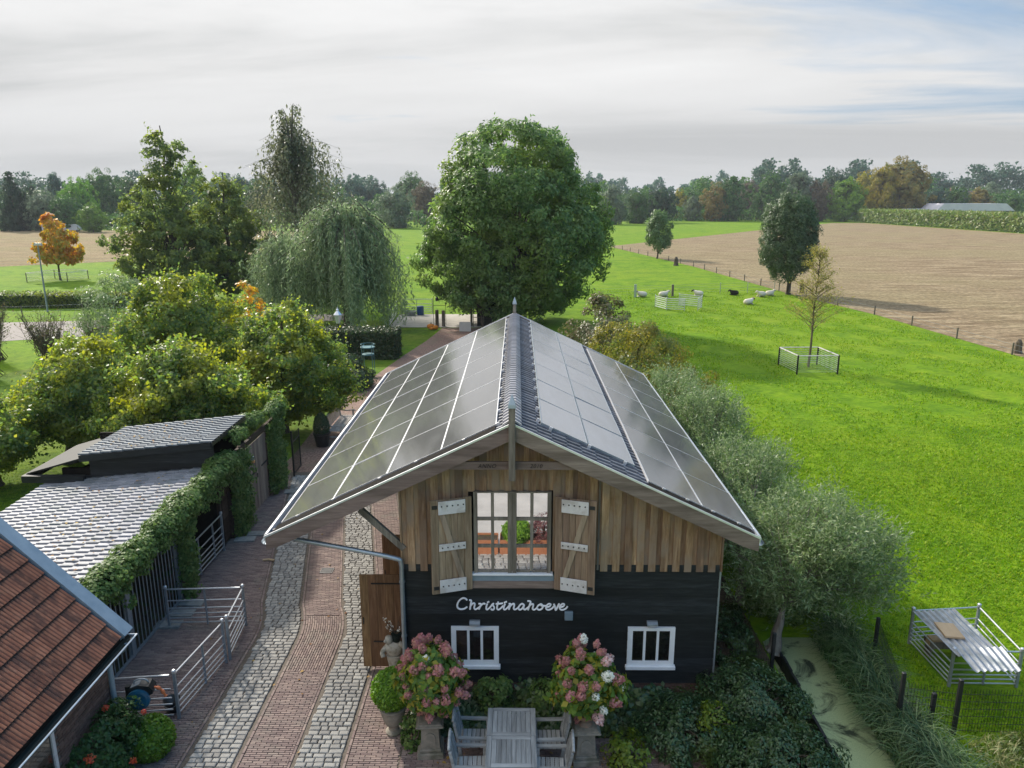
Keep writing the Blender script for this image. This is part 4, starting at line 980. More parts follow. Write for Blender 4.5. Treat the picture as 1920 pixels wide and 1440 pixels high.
hurdle('pen_hurdle', (-6.50, 2.58), (-8.24, 2.48), 'galvanised hurdle closing the far side of the pen against the bars', mids=(.48,), posts=(1,), group='pen hurdles')
hurdle('pen_hurdle', (-6.66, -.80), (-7.95, -.95), 'galvanised hurdle closing the near side of the pen behind the hose reel', mids=(), posts=(1,), group='pen hurdles')
hurdle('stall_gate', (-8.50, 4.28), (-8.46, 6.50), 'six rail galvanised gate across the dark stall opening under the ivy', 'gate', mids=(.3, .72), h=1.15)
# hose reel, bucket
hr = thing('hose_reel', 'black and blue wall mounted garden hose reel by the house corner', 'hose reel', (-6.98, -1.22, .98), R(8))
prf = [(-.20, -.10), (-.24, .02), (-.17, .16), (.0, .22), (.17, .19), (.24, .10), (.23, .02), (.1, -.02)]
MB().prism(prf, -.14, .10).build('casing', 'plastic_black', hr)
d_ = MB().lathe([(.21, 0), (.21, .05), (.16, .07), (.05, .075)], n=24).xf(Matrix.Translation((-.02, -.145, -.06)) @ Matrix.Rotation(R(90), 4, 'X')).build('drum', 'plastic_blue', hr, smooth=False)
MB().tube(spline([(-.12, -.02, .19), (-.10, -.02, .25), (.0, -.02, .28), (.10, -.02, .26), (.14, -.02, .20)], 4), .016, 8).build('handle', 'plastic_grey', hr, smooth=True)
MB().prism([(-.16, .155), (.0, .222), (.0, .228), (-.165, .162)], -.1, .06).build('vent', 'plastic_grey', hr)
MB().tube(spline([(.23, -.02, .09), (.32, -.03, .06), (.38, -.03, -.02), (.42, -.03, -.12)], 5), [.022 + .012 * ((i // 3) % 2) for i in range(16)], 8).build('nozzle', 'plastic_orange', hr)
MB().box(-.30, -.22, .0, .08, -.30, .12).build('bracket', 'plastic_black', hr)
bu = thing('bucket', 'black rubber bucket standing inside the pen corner by the hurdle', 'bucket', (-6.80, -.55, .04))
o = MB().lathe([(.11, 0), (.115, .01), (.155, .27), (.165, .28), (.150, .275), (.11, .02)], n=18).build('body', 'plastic_black', bu, smooth=True)
MB().tube(spline([(-.155, 0, .27), (-.12, -.1, .20), (0, -.155, .17), (.12, -.1, .20), (.155, 0, .27)], 4), .006, 6).build('handle', 'galvanised_post', bu)
# ------------------------------------------------------------------ garden in front of the barn
def foliage(root, name, m, V, F, base): link(name, fmesh(name, V - np.array(base), F, m), root)
def ball_leaves(rng, c, r, n, L, W, sz=1.0, jit=.06):
    d = sph(rng, n); rr = r * (1 - jit + jit * 2 * rng.random(n) - .22 * (rng.random(n) < .35) * rng.random(n))
    P = np.array(c) + d * rr[:, None] * np.array([1, 1, sz])
    return leafgeo(rng, P, d + rng.normal(size=(n, 3)) * .55, L, W)
rv = np.random.default_rng(31)
b_ = (-2.27, -1.12, .03)
t = thing('potted_box_ball', 'clipped bright green box ball in a stone urn beside the driveway', 'topiary', b_)
MB().lathe([(.15, 0), (.16, .05), (.10, .10), (.10, .16), (.17, .24), (.22, .40), (.245, .53), (.265, .56), (.265, .59), (.22, .60)], n=24).build('urn', 'stone', t, smooth=False)
V, F = ball_leaves(rv, (b_[0], b_[1], .98), .37, 9000, .05, .035); foliage(t, 'foliage', 'box_leaf', V, F, b_)
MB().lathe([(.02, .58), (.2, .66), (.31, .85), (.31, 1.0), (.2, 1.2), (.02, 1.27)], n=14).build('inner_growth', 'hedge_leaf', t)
b_ = (-6.66, -1.72, .03)
t = thing('box_ball', 'rounded box bush beside the red berried shrub at the house corner', 'topiary', b_)
V, F = ball_leaves(rv, (b_[0], b_[1], .36), .40, 8500, .055, .04, .95); foliage(t, 'foliage', 'box_dark_leaf', V, F, b_)
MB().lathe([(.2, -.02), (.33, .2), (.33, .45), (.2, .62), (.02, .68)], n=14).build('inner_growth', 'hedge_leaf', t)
b_ = (-7.3, -2.4, .03)
t = thing('firethorn', 'dark green firethorn shrub with red berry clusters against the brick house', 'shrub', b_)
c, o = crown_clumps(rv, 220, [(0, .7), (.3, 1), (.7, .9), (1, .35)], -7.2, -2.45, .46, 1.0, .0, 1.35)
V, F = clump_leaves(rv, c, o, 17000, .16, L=.07, W=.04); foliage(t, 'foliage', 'fire_leaf', V, F, b_)
cl = c[rv.choice(len(c), 34)] + o[rv.choice(len(c), 34)] * .06
sel = rv.choice(len(c), 40, replace=False); V, F = clump_leaves(rv, c[sel] + o[sel] * .16, o[sel], 3200, .07, L=.03, W=.03); foliage(t, 'berries', 'berry_red', V, F, b_)
mb = MB(); limbs(rv, mb, (.1, -.1, 0), (.2, -.25, 1.1), .04, [tuple(p - np.array(b_)) for p in c[:20]], 12); mb.build('trunk', 'bark', t)
# hydrangeas on pedestals
def head_mesh(rng, m, n=170):
    d = sph(rng, n); tt = d[:, 2] * .5 + .5; r = .068 * np.interp(tt, [0, .3, .7, 1], [1.0, 1.08, .85, .5])
    P = d * r[:, None]; P[:, 2] = (tt - .4) * .17
    V, F = leafgeo(rng, P, d + rng.normal(size=(n, 3)) * .4, .036, .034, fold=.05); return fmesh('flower_head', V, F, m)
def hydrangea(name, label, bx, by, heads, seed, white):
    rng = np.random.default_rng(seed); b = (bx, by, .03)
    t = thing(name, label, 'hydrangea', (bx, by, .93))
    c, o = crown_clumps(rng, 120, [(0, .45), (.35, 1), (.7, .8), (1, .3)], bx, by, .56, .50, 1.0, 2.1, inner=.4)
    V, F = clump_leaves(rng, c, o, 4200, .15, L=.13, W=.085); foliage(t, 'foliage', 'hydrangea_leaf', V, F, (bx, by, .93))
    mb = MB(); limbs(rng, mb, (0, 0, 0), (0, 0, .7), .025, [tuple(p - np.array((bx, by, .93))) for p in c], 40, lo=.05, rl=.5, wob=.05); mb.build('stem', 'twig', t)
    pk = [head_mesh(rng, 'petal_pink') for _ in range(3)]; wt = head_mesh(rng, 'petal_white'); bl = head_mesh(rng, 'petal_blush')
    k = 0; pts = []
    while len(pts) < heads and k < 4000:
        k += 1
        tt = rng.random() ** .8; a = rng.uniform(0, 2 * math.pi); rr = np.interp(tt, [0, .35, .7, 1], [.45, 1, .85, .35])
        lob = 1 + .16 * math.sin(2 * a + seed) + .12 * math.sin(3 * a + tt * 4); p = Vector((.60 * rr * lob * math.cos(a), .54 * rr * lob * math.sin(a), -.05 + 1.38 * tt))
        if all((p - q).length > .145 for q in pts): pts.append(p)
    for p in pts:
        n = Vector((p.x, p.y, (p.z - .4) * .6)).normalized(); me = pk[rng.integers(0, 3)]
        if white and rng.random() < (.12 + .5 * (p.x > 0)): me = wt if rng.random() < .6 else bl
        elif not white and rng.random() < .06: me = wt
        s = rng.uniform(.75, 1.35); h = link('flower_head', me, t); h.location = p; h.rotation_euler = n.to_track_quat('Z', 'Y').to_euler(); h.scale = (s, s, s * rng.uniform(.95, 1.2))
hydrangea('hydrangea', 'pink flowering hydrangea on the stone pedestal beside the potted box ball', -1.47, -1.55, 60, 41, False)
hydrangea('hydrangea', 'pink and white hydrangea on the stone pedestal right of the garden table', 1.36, -1.62, 46, 42, True)
def pedestal(x, y, label, m):
    t = thing('stone_pedestal', label, 'pedestal', (x, y, .03), R(4))
    MB().bbox(-.24, .24, -.24, .24, 0, .12, .01).bbox(-.20, .20, -.20, .20, .122, .18, .01).build('base', m, t)
    sh = MB().prism([(-.175, .18), (.175, .18), (.155, .62), (-.155, .62)], -.165, .165).build('shaft', m, t)
    a = [(.09 * math.cos(q), .40 + .12 * math.sin(q)) for q in np.linspace(0, math.pi, 9)]
    MB().prism([(-.10, .24)] + [(.10, .24)] + [(p[0] * 1.1, p[1]) for p in a], -.182, -.166).build('relief', m, sh)
    MB().bbox(-.19, .19, -.19, .19, .622, .66, .008).prism([(-.25, .68), (.25, .68), (.20, .74), (-.20, .74)], -.23, .23).bbox(-.25, .25, -.25, .25, .662, .70, .006).build('cornice', m, t)
    MB().lathe([(.13, .742), (.07, .80), (.10, .84), (.19, .92), (.22, .99), (.20, 1.0)], n=18).build('bowl', 'terracotta', t)
pedestal(-1.50, -1.62, 'carved stone pedestal in front of the barn, left of the garden table', 'stone'); pedestal(1.34, -1.78, 'mossy carved stone pedestal right of the garden table', 'stone')
# stone figure carrying a pot
st = thing('stone_figure', 'pale weathered stone bust standing by the open barn door', 'statue', (-2.47, .34, .03))
MB().bbox(-.17, .17, -.17, .17, 0, .14, .01).lathe([(.14, .14), (.11, .22), (.12, .45), (.15, .62), (.17, .72)], n=18, sy=.8).build('plinth', 'stone_pale', st)
bo = MB().lathe([(.12, .70), (.16, .76), (.19, .86), (.20, .93), (.15, 1.0), (.08, 1.03)], n=18, sy=.72).build('torso', 'stone_pale', st, smooth=True)
MB().lathe([(.05, 0), (.075, .05), (.085, .11), (.07, .17), (.03, .20)], (-.10, -.03, .98), 14).lathe([(.03, 0), (.04, .02), (.02, .06)], (-.16, -.09, 1.06), 8).build('head', 'stone_pale', bo, smooth=True)
MB().tube(spline([(-.17, -.02, .90), (-.23, -.08, .82), (-.20, -.14, .74)], 4), [.05] * 9, 8).tube(spline([(.17, 0, .92), (.20, -.08, .98), (.12, -.08, 1.04)], 4), [.05] * 9, 8).build('arms', 'stone_pale', bo, smooth=True)
pt = thing('flower_pot', 'dark green pot of dry white flowers on the stone bust', 'plant pot', (-2.41, .34, 1.07))
MB().lathe([(.075, 0), (.105, .15), (.115, .17), (.10, .17)], n=16).build('pot', 'green_plastic', pt)
rng = np.random.default_rng(5); mb = MB(); tips = []
for i in range(22):
    a = rng.uniform(0, 6.28); l = rng.uniform(.2, .4); e = Vector((l * .7 * math.cos(a), l * .7 * math.sin(a), .15 + l * .7)); mb.tube(spline([(0, 0, .14), e * .5 + Vector((0, 0, .09)), e], 3), .005, 5); tips.append(e)
mb.build('stems', 'twig', pt); P = np.repeat(np.array([tuple(q) for q in tips[:9]]), 14, 0) + rng.normal(size=(126, 3)) * .016
V, F = leafgeo(rng, P, rng.normal(size=(126, 3)), .03, .026); link('blossoms', fmesh('blossoms', V, F, 'petal_white'), pt)
# garden table
tb = thing('garden_table', 'weathered grey slatted wooden garden table in front of the barn', 'table', (0, -2.4, .03))
def tableslats(y0, y1):
    for x0, x1 in ((-.44, -.345), (.345, .44)): MB().bbox(x0, x1, y0, y1, .70, .735, .004).build('plank', 'teak', tb)
    MB().bbox(-.342, .342, y1 - .085, y1, .701, .736, .004).build('plank', 'teak_x', tb); MB().bbox(-.342, .342, y0, y0 + .085, .701, .736, .004).build('plank', 'teak_x', tb)
    n = 8
    for i in range(n): a = -.342 + .684 * i / n; MB().bbox(a + .003, a + .684 / n - .003, y0 + .088, y1 - .088, .700, .733, .003).build('plank', 'teak', tb)
tableslats(.30, 1.04); tableslats(-.46, .29); tableslats(-1.2, -.47)
MB().box(-.38, .38, -1.1, .94, .60, .68).build('apron', 'teak', tb)
for x in (-.36, .36):
    for y in (-1.0, .86): MB().bbox(x - .045, x + .045, y - .045, y + .045, 0, .60, .006).build('leg', 'teak', tb)
def chair(x, y, rz, label):
    t = thing('garden_chair', label, 'chair', (x, y, .03), rz, 'wooden chairs around the garden table')
    for sx in (-1, 1):
        MB().bbox(sx * .26 - .025, sx * .26 + .025, -.25, -.19, 0, .60, .004).build('leg', 'teak', t)
        MB().bar((sx * .26, .22, 0), (sx * .26, .27, .42), .05, .06).bar((sx * .26, .26, .42), (sx * .25, .36, .92), .045, .05).build('leg', 'teak', t)
        MB().bar((sx * .27, -.28, .615), (sx * .27, .30, .635), .07, .03).build('armrest', 'teak', t)
    for k in range(6): MB().bbox(-.24, .24, -.24 + k * .08, -.17 + k * .08, .40, .425, .003).build('seat_slat', 'teak_x', t)
    for k in range(9):
        a = -.23 + k * .054; hz_ = .97 + .055 * math.cos(a / .23 * 1.4)
        MB().bar((a + .014, .275, .47), (a + .014, .375, hz_), .036, .016).build('back_slat', 'teak', t)
    q = [( -.26 + .52 * i / 12, .38, .955 + .07 * math.cos((-.26 + .52 * i / 12) / .26 * 1.45)) for i in range(13)]
    MB().tube(q, .026, 6).build('top_rail', 'teak', t); MB().bar((-.25, .28, .47), (.25, .28, .47), .04, .06).build('back_rail', 'teak_x', t)
chair(-.66, -1.78, R(90), 'grey wooden armchair left of the table, nearer the barn'); chair(-.68, -2.48, R(92), 'grey wooden armchair left of the table, nearer the camera')
chair(.66, -1.80, R(-90), 'grey wooden armchair right of the table, nearer the barn'); chair(.68, -2.50, R(-92), 'grey wooden armchair right of the table, nearer the camera')
# planting under the windows
rv = np.random.default_rng(51)
def bush(name, label, cat, c, rx, ry, z0, z1, K, n, cr, L, W, m, prof=None, trunk=True, seed=None, group=None, stem='bark', up=.35, **kw):
    rng = np.random.default_rng(seed if seed is not None else rv.integers(1, 9999)); b = (c[0], c[1], 0.0)
    t = thing(name, label, cat, b, 0, group)
    cc, oo = crown_clumps(rng, K, prof or [(0, .75), (.35, 1), (.75, .85), (1, .4)], c[0], c[1], rx, ry, z0, z1, **{k: v for k, v in kw.items() if k in ('inner', 'lump', 'lean')})
    V, F = clump_leaves(rng, cc, oo, n, cr, L=L, W=W, up=up, **{k: v for k, v in kw.items() if k in ('bias', 'flat', 'lv', 'out')}); foliage(t, 'crown', m, V, F, b)
    if trunk:
        mb = MB(); limbs(rng, mb, (0, 0, 0), (0, 0, z0 + (z1 - z0) * .8), .05 + .012 * z1, [tuple(p - np.array(b)) for p in cc], 16, lo=.08, rl=.6); mb.build('trunk', stem, t)
    return t
n = 9000; P = np.stack([rv.uniform(-1.9, 4.2, n), rv.uniform(-1.25, -.12, n), np.zeros(n)], 1)
hgt = .12 + .38 * np.clip(np.sin(P[:, 0] * 3.1) * .5 + np.sin(P[:, 0] * 7 + P[:, 1] * 4) * .4 + .3, 0, 1) * np.clip((P[:, 1] + 1.3) * 1.6, .2, 1); P[:, 2] = .03 + hgt * rv.random(n) ** .6
V, F = leafgeo(rv, P, np.stack([rv.normal(size=n) * .5, -.4 + rv.normal(size=n) * .5, np.ones(n)], 1), .11, .075)
gc = link('ground_ivy', fmesh('ground_ivy', V, F, 'laurel_leaf')); tag(kind(gc, 'stuff'), 'dark leafy ground cover along the foot of the black barn wall', 'ground cover')
bush('climbing_shrub', 'leafy green shrub against the barn plinth behind the table', 'shrub', (-.35, -.45), .32, .22, .1, .75, 40, 1600, .12, .09, .06, 'ivy_leaf')
bush('climbing_shrub', 'leafy green shrub between the table and the right pedestal, by the plinth', 'shrub', (.72, -.5), .36, .24, .1, .72, 40, 1600, .12, .09, .06, 'ivy_leaf')
bush('ivy_clump', 'small dark ivy clump climbing the left stone pedestal', 'shrub', (-1.86, -1.45), .18, .20, .0, .62, 30, 900, .1, .07, .055, 'ivy_leaf')
bush('evergreen_shrub', 'dark evergreen shrub under the right barn window', 'shrub', (3.35, -1.35), .95, .85, .05, .72, 150, 13000, .2, .075, .032, 'laurel_leaf', inner=.4)
bush('evergreen_shrub', 'broad dark evergreen shrub between the barn corner and the ditch', 'shrub', (4.75, -.75), .95, 1.1, .05, .95, 210, 19000, .2, .075, .032, 'laurel_leaf', inner=.4)
bush('evergreen_shrub', 'dark evergreen shrub at the bottom edge beside the ditch', 'shrub', (4.7, -2.35), 1.05, .8, .05, .85, 170, 15000, .2, .075, .032, 'laurel_leaf', inner=.4)
bush('yellow_shrub', 'small yellow-green shrub in the bed below the right pedestal', 'shrub', (2.15, -1.95), .36, .34, .05, .65, 30, 1100, .12, .09, .045, 'yellow_sprig_leaf')
bush('yellow_sprigs', 'yellow-green sprigs growing through the dark evergreen shrub', 'shrub', (3.75, -1.55), .28, .25, .55, .92, 26, 700, .12, .08, .035, 'yellow_sprig_leaf')
lf = MB()
P = np.stack([np.concatenate([rv.uniform(-1.4, 2.6, 170), rv.uniform(-12, -9, 260), rv.uniform(-8.2, -3, 60)]), np.concatenate([rv.uniform(-2.9, -1.2, 170), rv.uniform(-1, 8.7, 260), rv.uniform(-2, 12, 60)]), np.zeros(490)], 1)
P[:170, 2] = .045; P[430:, 2] = .055; P[170:430, 2] = np.where(P[170:430, 1] > 6.3, 3.42 - (-8.5 - P[170:430, 0]) * .108, 2.38 + .04 * P[170:430, 1] - (-8.42 - P[170:430, 0]) * .098) + .06
V, F = leafgeo(rv, P, np.array([0, 0, 1.]) + rv.normal(size=(490, 3)) * .2, .075, .05)
lo = link('fallen_leaves', fmesh('fallen_leaves', V, F, 'fallen_leaf')); tag(kind(lo, 'stuff'), 'scattered fallen leaves on the paving and the shed roof', 'leaves')
# planters mirrored in the loft window
for x0, x1, lab in ((-2.2, -.45, 'rust coloured steel planter box mirrored in the left loft casement'), (-.40, 2.2, 'rust coloured steel planter with green and purple plants mirrored in the loft window')):
    t = thing('steel_planter', lab, 'planter', ((x0 + x1) / 2, -6.65, .03)); w_ = (x1 - x0) / 2
    MB().box(-w_, w_, -.25, -.235, 0, .46).box(-w_, w_, .235, .25, 0, .46).box(-w_, -w_ + .015, -.235, .235, 0, .46).box(w_ - .015, w_, -.235, .235, 0, .46).build('box', 'corten', t)
    MB().box(-w_ + .016, w_ - .016, -.234, .234, .02, .40).build('earth', 'soil', t)
V, F = ball_leaves(rv, (.10, -6.65, .66), .42, 6000, .06, .045, .75)
t = thing('planter_bush', 'round green bush in the rusty planter mirrored in the loft window', 'shrub', (.10, -6.65, .3)); foliage(t, 'foliage', 'box_leaf', V, F, (.10, -6.65, .3))
bush('purple_shrub', 'purple leaved shrub in the rusty planter mirrored in the loft window', 'shrub', (.90, -6.65), .36, .3, .4, 1.15, 60, 2200, .16, .05, .035, 'purple_leaf')

# ------------------------------------------------------------------ right side: ditch, fence, shelter, willows
mb = MB()
for k in range(38):
    y = 2.0 - k * .26; x = 6.02 + .05 * math.sin(y * 1.3); MB()
    mb = MB().bbox(x - .03, x + .03, y - .125, y + .125, -.7, .06 + .02 * math.sin(k * 2.3), .006)
    if k < 20:
        if k == 0: edg = thing('ditch_edging', 'dark wooden edging boards along the near side of the ditch', 'edging', (6.02, 0, 0))
        mb.xf(Matrix.Translation((-6.02, 0, 0))).build('board', 'black_board_y', edg)
rv = np.random.default_rng(61)
def blades(rng, P, H, Wd, lean, name, m, seg=3, droop=.6):
    """bent grass blades, each a strip of quads"""
    n = len(P); a = rng.random(n) * 2 * np.pi; d = np.stack([np.cos(a), np.sin(a), np.zeros(n)], 1); s = np.stack([-np.sin(a), np.cos(a), np.zeros(n)], 1)
    h = H * (.55 + .75 * rng.random(n)); V = []
    for k in range(seg + 1):
        t = k / seg; c = P + d * (h * lean * t * t)[:, None] + np.array([0, 0, 1.]) * (h * (t - droop * t * t * t * .6))[:, None]
        wv = (Wd * (1 - t * .9))
        V += [c - s * wv / 2, c + s * wv / 2]
    V = np.stack(V, 1).reshape(-1, 3); o = np.arange(n)[:, None] * (2 * (seg + 1)); F = []
    for k in range(seg): F.append(o + np.array([2 * k, 2 * k + 1, 2 * k + 3, 2 * k + 2]))
    F = np.concatenate(F, 0); return fmesh(name, V, F, m)
n = 3600; yv = rv.uniform(-3.2, 2.4, n); xv = np.where(yv < .2, 7.42 + rv.normal(size=n) * .22 + np.maximum(0, -.6 - yv) * .12, 7.5 + rv.normal(size=n) * .16)
P = np.stack([np.clip(xv, 7.12, 8.1), yv, np.where(xv > 7.45, 0, -.2)], 1)
rd = link('reeds', blades(rv, P, .85, .034, .75, 'reeds', 'reed_leaf', 4, .95)); tag(kind(rd, 'stuff'), 'arching dark green sedge along the far bank of the ditch', 'reeds')
bush('bank_shrub', 'rough pale grassy tussock in the lower right corner', 'shrub', (9.3, -2.05), .75, .6, .0, .55, 60, 3500, .22, .14, .018, 'tall_grass', trunk=False, bias=(0, 0, 1.2))
bush('bank_shrub', 'low leafy weeds on the bank at the end of the ditch', 'shrub', (6.7, 3.3), .9, .6, .0, .75, 70, 4200, .2, .10, .05, 'ivy_leaf', trunk=False)
bush('bank_shrub', 'dark weeds between the barn corner and the pollard trunks', 'shrub', (4.9, 2.0), .6, 1.2, .0, .55, 50, 3200, .2, .10, .05, 'laurel_leaf', trunk=False)
def mesh_fence(name, pts, label, h, posts=True, heights=None):
    t = thing(name, label, 'fence', (*pts[0], 0)); o = Vector((*pts[0], 0))
    for i, p in enumerate(pts):
        hh = (heights[i] if heights else h)
        if hh: MB().bbox(p[0] - o.x - .035, p[0] - o.x + .035, p[1] - o.y - .035, p[1] - o.y + .035, 0, hh, .006).build('post', 'black_metal', t)
    for a, b in zip(pts[:-1], pts[1:]):
        a, b = Vector((*a, 0)) - o, Vector((*b, 0)) - o; L = (b - a).length; m = MB(); k = 0
        while k * .055 < L: p = a.lerp(b, k * .055 / L); m.bar((p.x, p.y, .05), (p.x, p.y, h - .12), .0045, .0045); k += 1
        for z in np.arange(.08, h - .1, .16): m.bar((a.x, a.y, z), (b.x, b.y, z), .006, .006)
        m.build('wire_mesh', 'black_metal', t)
    return t
mesh_fence('mesh_fence', [(8.12, 1.42), (7.52, -.86), (8.50, -1.06), (9.95, -1.10), (11.6, -1.15)], 'black wire mesh fence between the ditch and the sheep shelter', 1.12, heights=[1.0, 1.2, 1.2, 1.15, 1.15])
MB()
tag(MB().bbox(-.04, .04, -.04, .04, 0, .80, .01).build('fence_post', 'black_board_y', loc=(8.12, -.92, 0)), 'short dark wooden post standing just inside the black mesh fence', 'post')
mesh_fence('garden_gate', [(4.16, .95), (5.58, .72)], 'low black mesh gate between the barn corner and the willow trunk', .95, heights=[1.0, 1.05])
mesh_fence('side_fence', [(4.3, 4.6), (6.1, 4.7)], 'black wire fence panel behind the barn corner', 1.6, heights=[1.6, 1.6])
# sheep shelter of hurdles with a corrugated sheet on top
A, B_, C_, D = (9.22, .38), (10.62, .36), (10.78, 2.12), (9.18, 1.95)
for a, b, lab, mm, pp in ((A, D, 'left side hurdle of the sheep shelter, nearest the ditch', (), ()), (A, B_, 'front hurdle of the sheep shelter facing the mesh fence', (.5,), (0, 1)), (B_, C_, 'right side hurdle of the sheep shelter with its bright top rail', (), (1,)), (D, C_, 'rear hurdle of the sheep shelter towards the pasture', (.5,), (0,))):
    hurdle('shelter_hurdle', a, b, lab, h=.86, mids=mm, posts=pp, z0=.01, group='sheep shelter hurdles', rails=(.10, .22, .34, .48, .66, 1.0))
cs = MB(); nn = 64; L_ = 2.15; sa, sb = Vector((9.05, 1.78, .93)), Vector((9.12, -.28, .90)); e1 = (sb - sa).normalized(); e2 = Vector((1, .06, .04)).normalized()
def sheetm(o, Lx, Wx, nw, z0):
    for i in range(nw * 8 + 1):
        u = i / 8 / nw * Wx; zz = .022 * math.cos(i / 8 * 2 * math.pi)
        for q in (0, Lx): p = o + e1 * q + e2 * u + Vector((0, 0, zz + z0 - .06 * (q / Lx) * (i / (nw * 8)) ** 2)); cs.v.append(tuple(p - sa))
    b = len(cs.v) - 2 * (nw * 8 + 1)
    for i in range(nw * 8): cs.f.append((b + 2 * i, b + 2 * i + 1, b + 2 * i + 3, b + 2 * i + 2))
sheetm(sa, 1.66, .98, 7, 0); n_a = len(cs.v)
sh_ = thing('corrugated_roof', 'grey corrugated sheets lying over the sheep shelter', 'roof sheet', sa)
me = cs.mesh('sheet', 'corrugated'); o1 = link('sheet', me, sh_); md = o1.modifiers.new('s', 'SOLIDIFY'); md.thickness = .006
cs = MB(); e1 = (Vector((0, -1, -.10))).normalized(); sheetm(sa + Vector((.13, -1.50, .022)), .66, .98, 7, 0)
o2 = link('sheet', cs.mesh('sheet', 'corrugated'), sh_); md = o2.modifiers.new('s', 'SOLIDIFY'); md.thickness = .006
pb = MB().bbox(-.20, .20, -.28, .28, 0, .045, .004).build('plywood_board', 'ply', loc=(9.42, .95, .955)); pb.rotation_euler = (0, .03, R(-6)); tag(pb, 'tan plywood board weighing down the corrugated shelter roof', 'board')
hy = thing('hay_rack', 'wooden feed trough with straw inside the sheep shelter', 'trough', (9.7, 1.55, .02))
MB().box(-.35, .35, -.14, -.12, .2, .36).box(-.35, .35, .12, .14, .2, .36).box(-.35, .35, -.12, .12, .2, .22).build('box', 'fence_wood', hy); MB().prism([(-.34, .22), (.34, .22), (.3, .40), (-.3, .40)], -.11, .11).build('straw', 'straw', hy)
for x in (-.3, .3): MB().box(x - .02, x + .02, -.12, .12, 0, .2).build('leg', 'fence_wood', hy)
# osier willows beside the ditch
def shoot_leaves(rng, c, o, n, ln, per, L, W, up=.7, spread=.4):
    """straight leafy shoots springing from the clumps, leaves set along each shoot"""
    i = rng.integers(0, len(c), n); d = unit(o[i] * .75 + np.array([0, 0, up]) + rng.normal(size=(n, 3)) * spread); l = ln * (.5 + rng.random(n))
    s = c[i] + rng.normal(size=(n, 3)) * .16 - d * l[:, None] * .5
    t = (np.arange(per) + .5) / per; P = (s[:, None, :] + d[:, None, :] * (l[:, None] * t[None, :])[:, :, None]).reshape(-1, 3); D = np.repeat(d, per, 0); m = len(P)
    P += rng.normal(size=(m, 3)) * .012; ax = D + rng.normal(size=(m, 3)) * .75
    return leafgeo(rng, P, rng.normal(size=(m, 3)) + np.array([0, 0, .7]), L, W, axis=ax, lv=.4)
def osier(label, tr, c, rx, ry, z0, z1, n, seed, K=240, L=.115, W=.026):
    rng = np.random.default_rng(seed); b = (*tr, 0.0); t = thing('osier_willow', label, 'willow', b, 0, 'osier willows beside the barn')
    cc, oo = crown_clumps(rng, K, [(0, .5), (.2, .9), (.5, 1), (.75, .8), (.92, .5), (1, .25)], c[0], c[1], rx, ry, z0, z1, inner=.35, lump=.34)
    V, F = shoot_leaves(rng, cc, oo, n // 14, .62, 14, L, W); foliage(t, 'crown', 'osier_leaf', V, F, b)
    mb = MB(); top = Vector((c[0] - tr[0], c[1] - tr[1], 0)) * .25; limbs(rng, mb, (0, 0, 0), (top.x, top.y, z0 + .5), .17, [], 0, wob=.1)
    for k in range(90):
        q = Vector(cc[rng.integers(0, K)]) - Vector(b); s0 = Vector((top.x, top.y, z0 + .4 + .1 * rng.normal())); mb.tube(spline([s0, s0.lerp(q, .5) + Vector((0, 0, .15)), q + (q - s0).normalized() * .25], 3), [.022, .02, .018, .015, .012, .01, .006], 5)
    mb.build('trunk', 'bark_grey', t)
osier('big grey-green osier willow leaning over the ditch end by the barn corner', (5.95, 1.65), (7.05, 2.9), 1.75, 1.7, .75, 3.15, 48000, 71, 330)
osier('grey-green osier willow behind the leaning one, beside the barn roof edge', (5.75, 3.6), (6.55, 6.6), 1.5, 1.9, .5, 3.3, 40000, 72, 300)
osier('osier willow halfway along the barn roof, lighter and twiggy', (5.8, 9.0), (6.3, 10.4), 1.45, 2.0, .4, 3.9, 40000, 73, 260)
osier('osier willow next to the yellowing shrubs behind the barn', (5.8, 13.5), (6.1, 14.0), 1.55, 1.9, .3, 3.9, 28000, 74, 220)
# ------------------------------------------------------------------ trees
def tree(name, label, base, prof, c, rx, ry, z0, z1, K, n, cr, L, W, leaf, bark='bark', r0=.3, nl=16, seed=1, group=None, cat='tree', top=.88, shoots=0, sl=.9, **kw):
    rng = np.random.default_rng(seed); b = (*base, 0.0); t = thing(name, label, cat, b, 0, group)
    ck = {k: v for k, v in kw.items() if k in ('inner', 'lump', 'lean')}; lk = {k: v for k, v in kw.items() if k in ('bias', 'flat', 'up', 'out', 'lv', 'crv')}
    cc, oo = crown_clumps(rng, K, prof, c[0], c[1], rx, ry, z0, z1, **ck)
    V, F = clump_leaves(rng, cc, oo, n, cr, L=L, W=W, **lk)
    if shoots:                                                   # sprigs that break the outline of the clumps
        V2, F2 = shoot_leaves(rng, cc, oo, int(n * shoots / 9), sl, 9, L, W, up=.45, spread=.6); F = np.concatenate([F, F2 + len(V)]); V = np.concatenate([V, V2])
    foliage(t, 'crown', leaf, V, F, b)
    mb = MB(); tc_ = (c[0] - base[0], c[1] - base[1]); limbs(rng, mb, (0, 0, 0), (tc_[0] * .8, tc_[1] * .8, z0 + (z1 - z0) * top), r0, [tuple(p - np.array(b)) for p in cc], nl, wob=z1 * .04, lo=min(.9, z0 / z1 * .8 + .06)); mb.build('trunk', bark, t)
    return t
OVAL = [(0, .35), (.15, .8), (.4, 1), (.65, .92), (.85, .62), (1, .18)]
DOME = [(0, .6), (.2, .95), (.45, 1), (.7, .85), (.88, .55), (1, .15)]
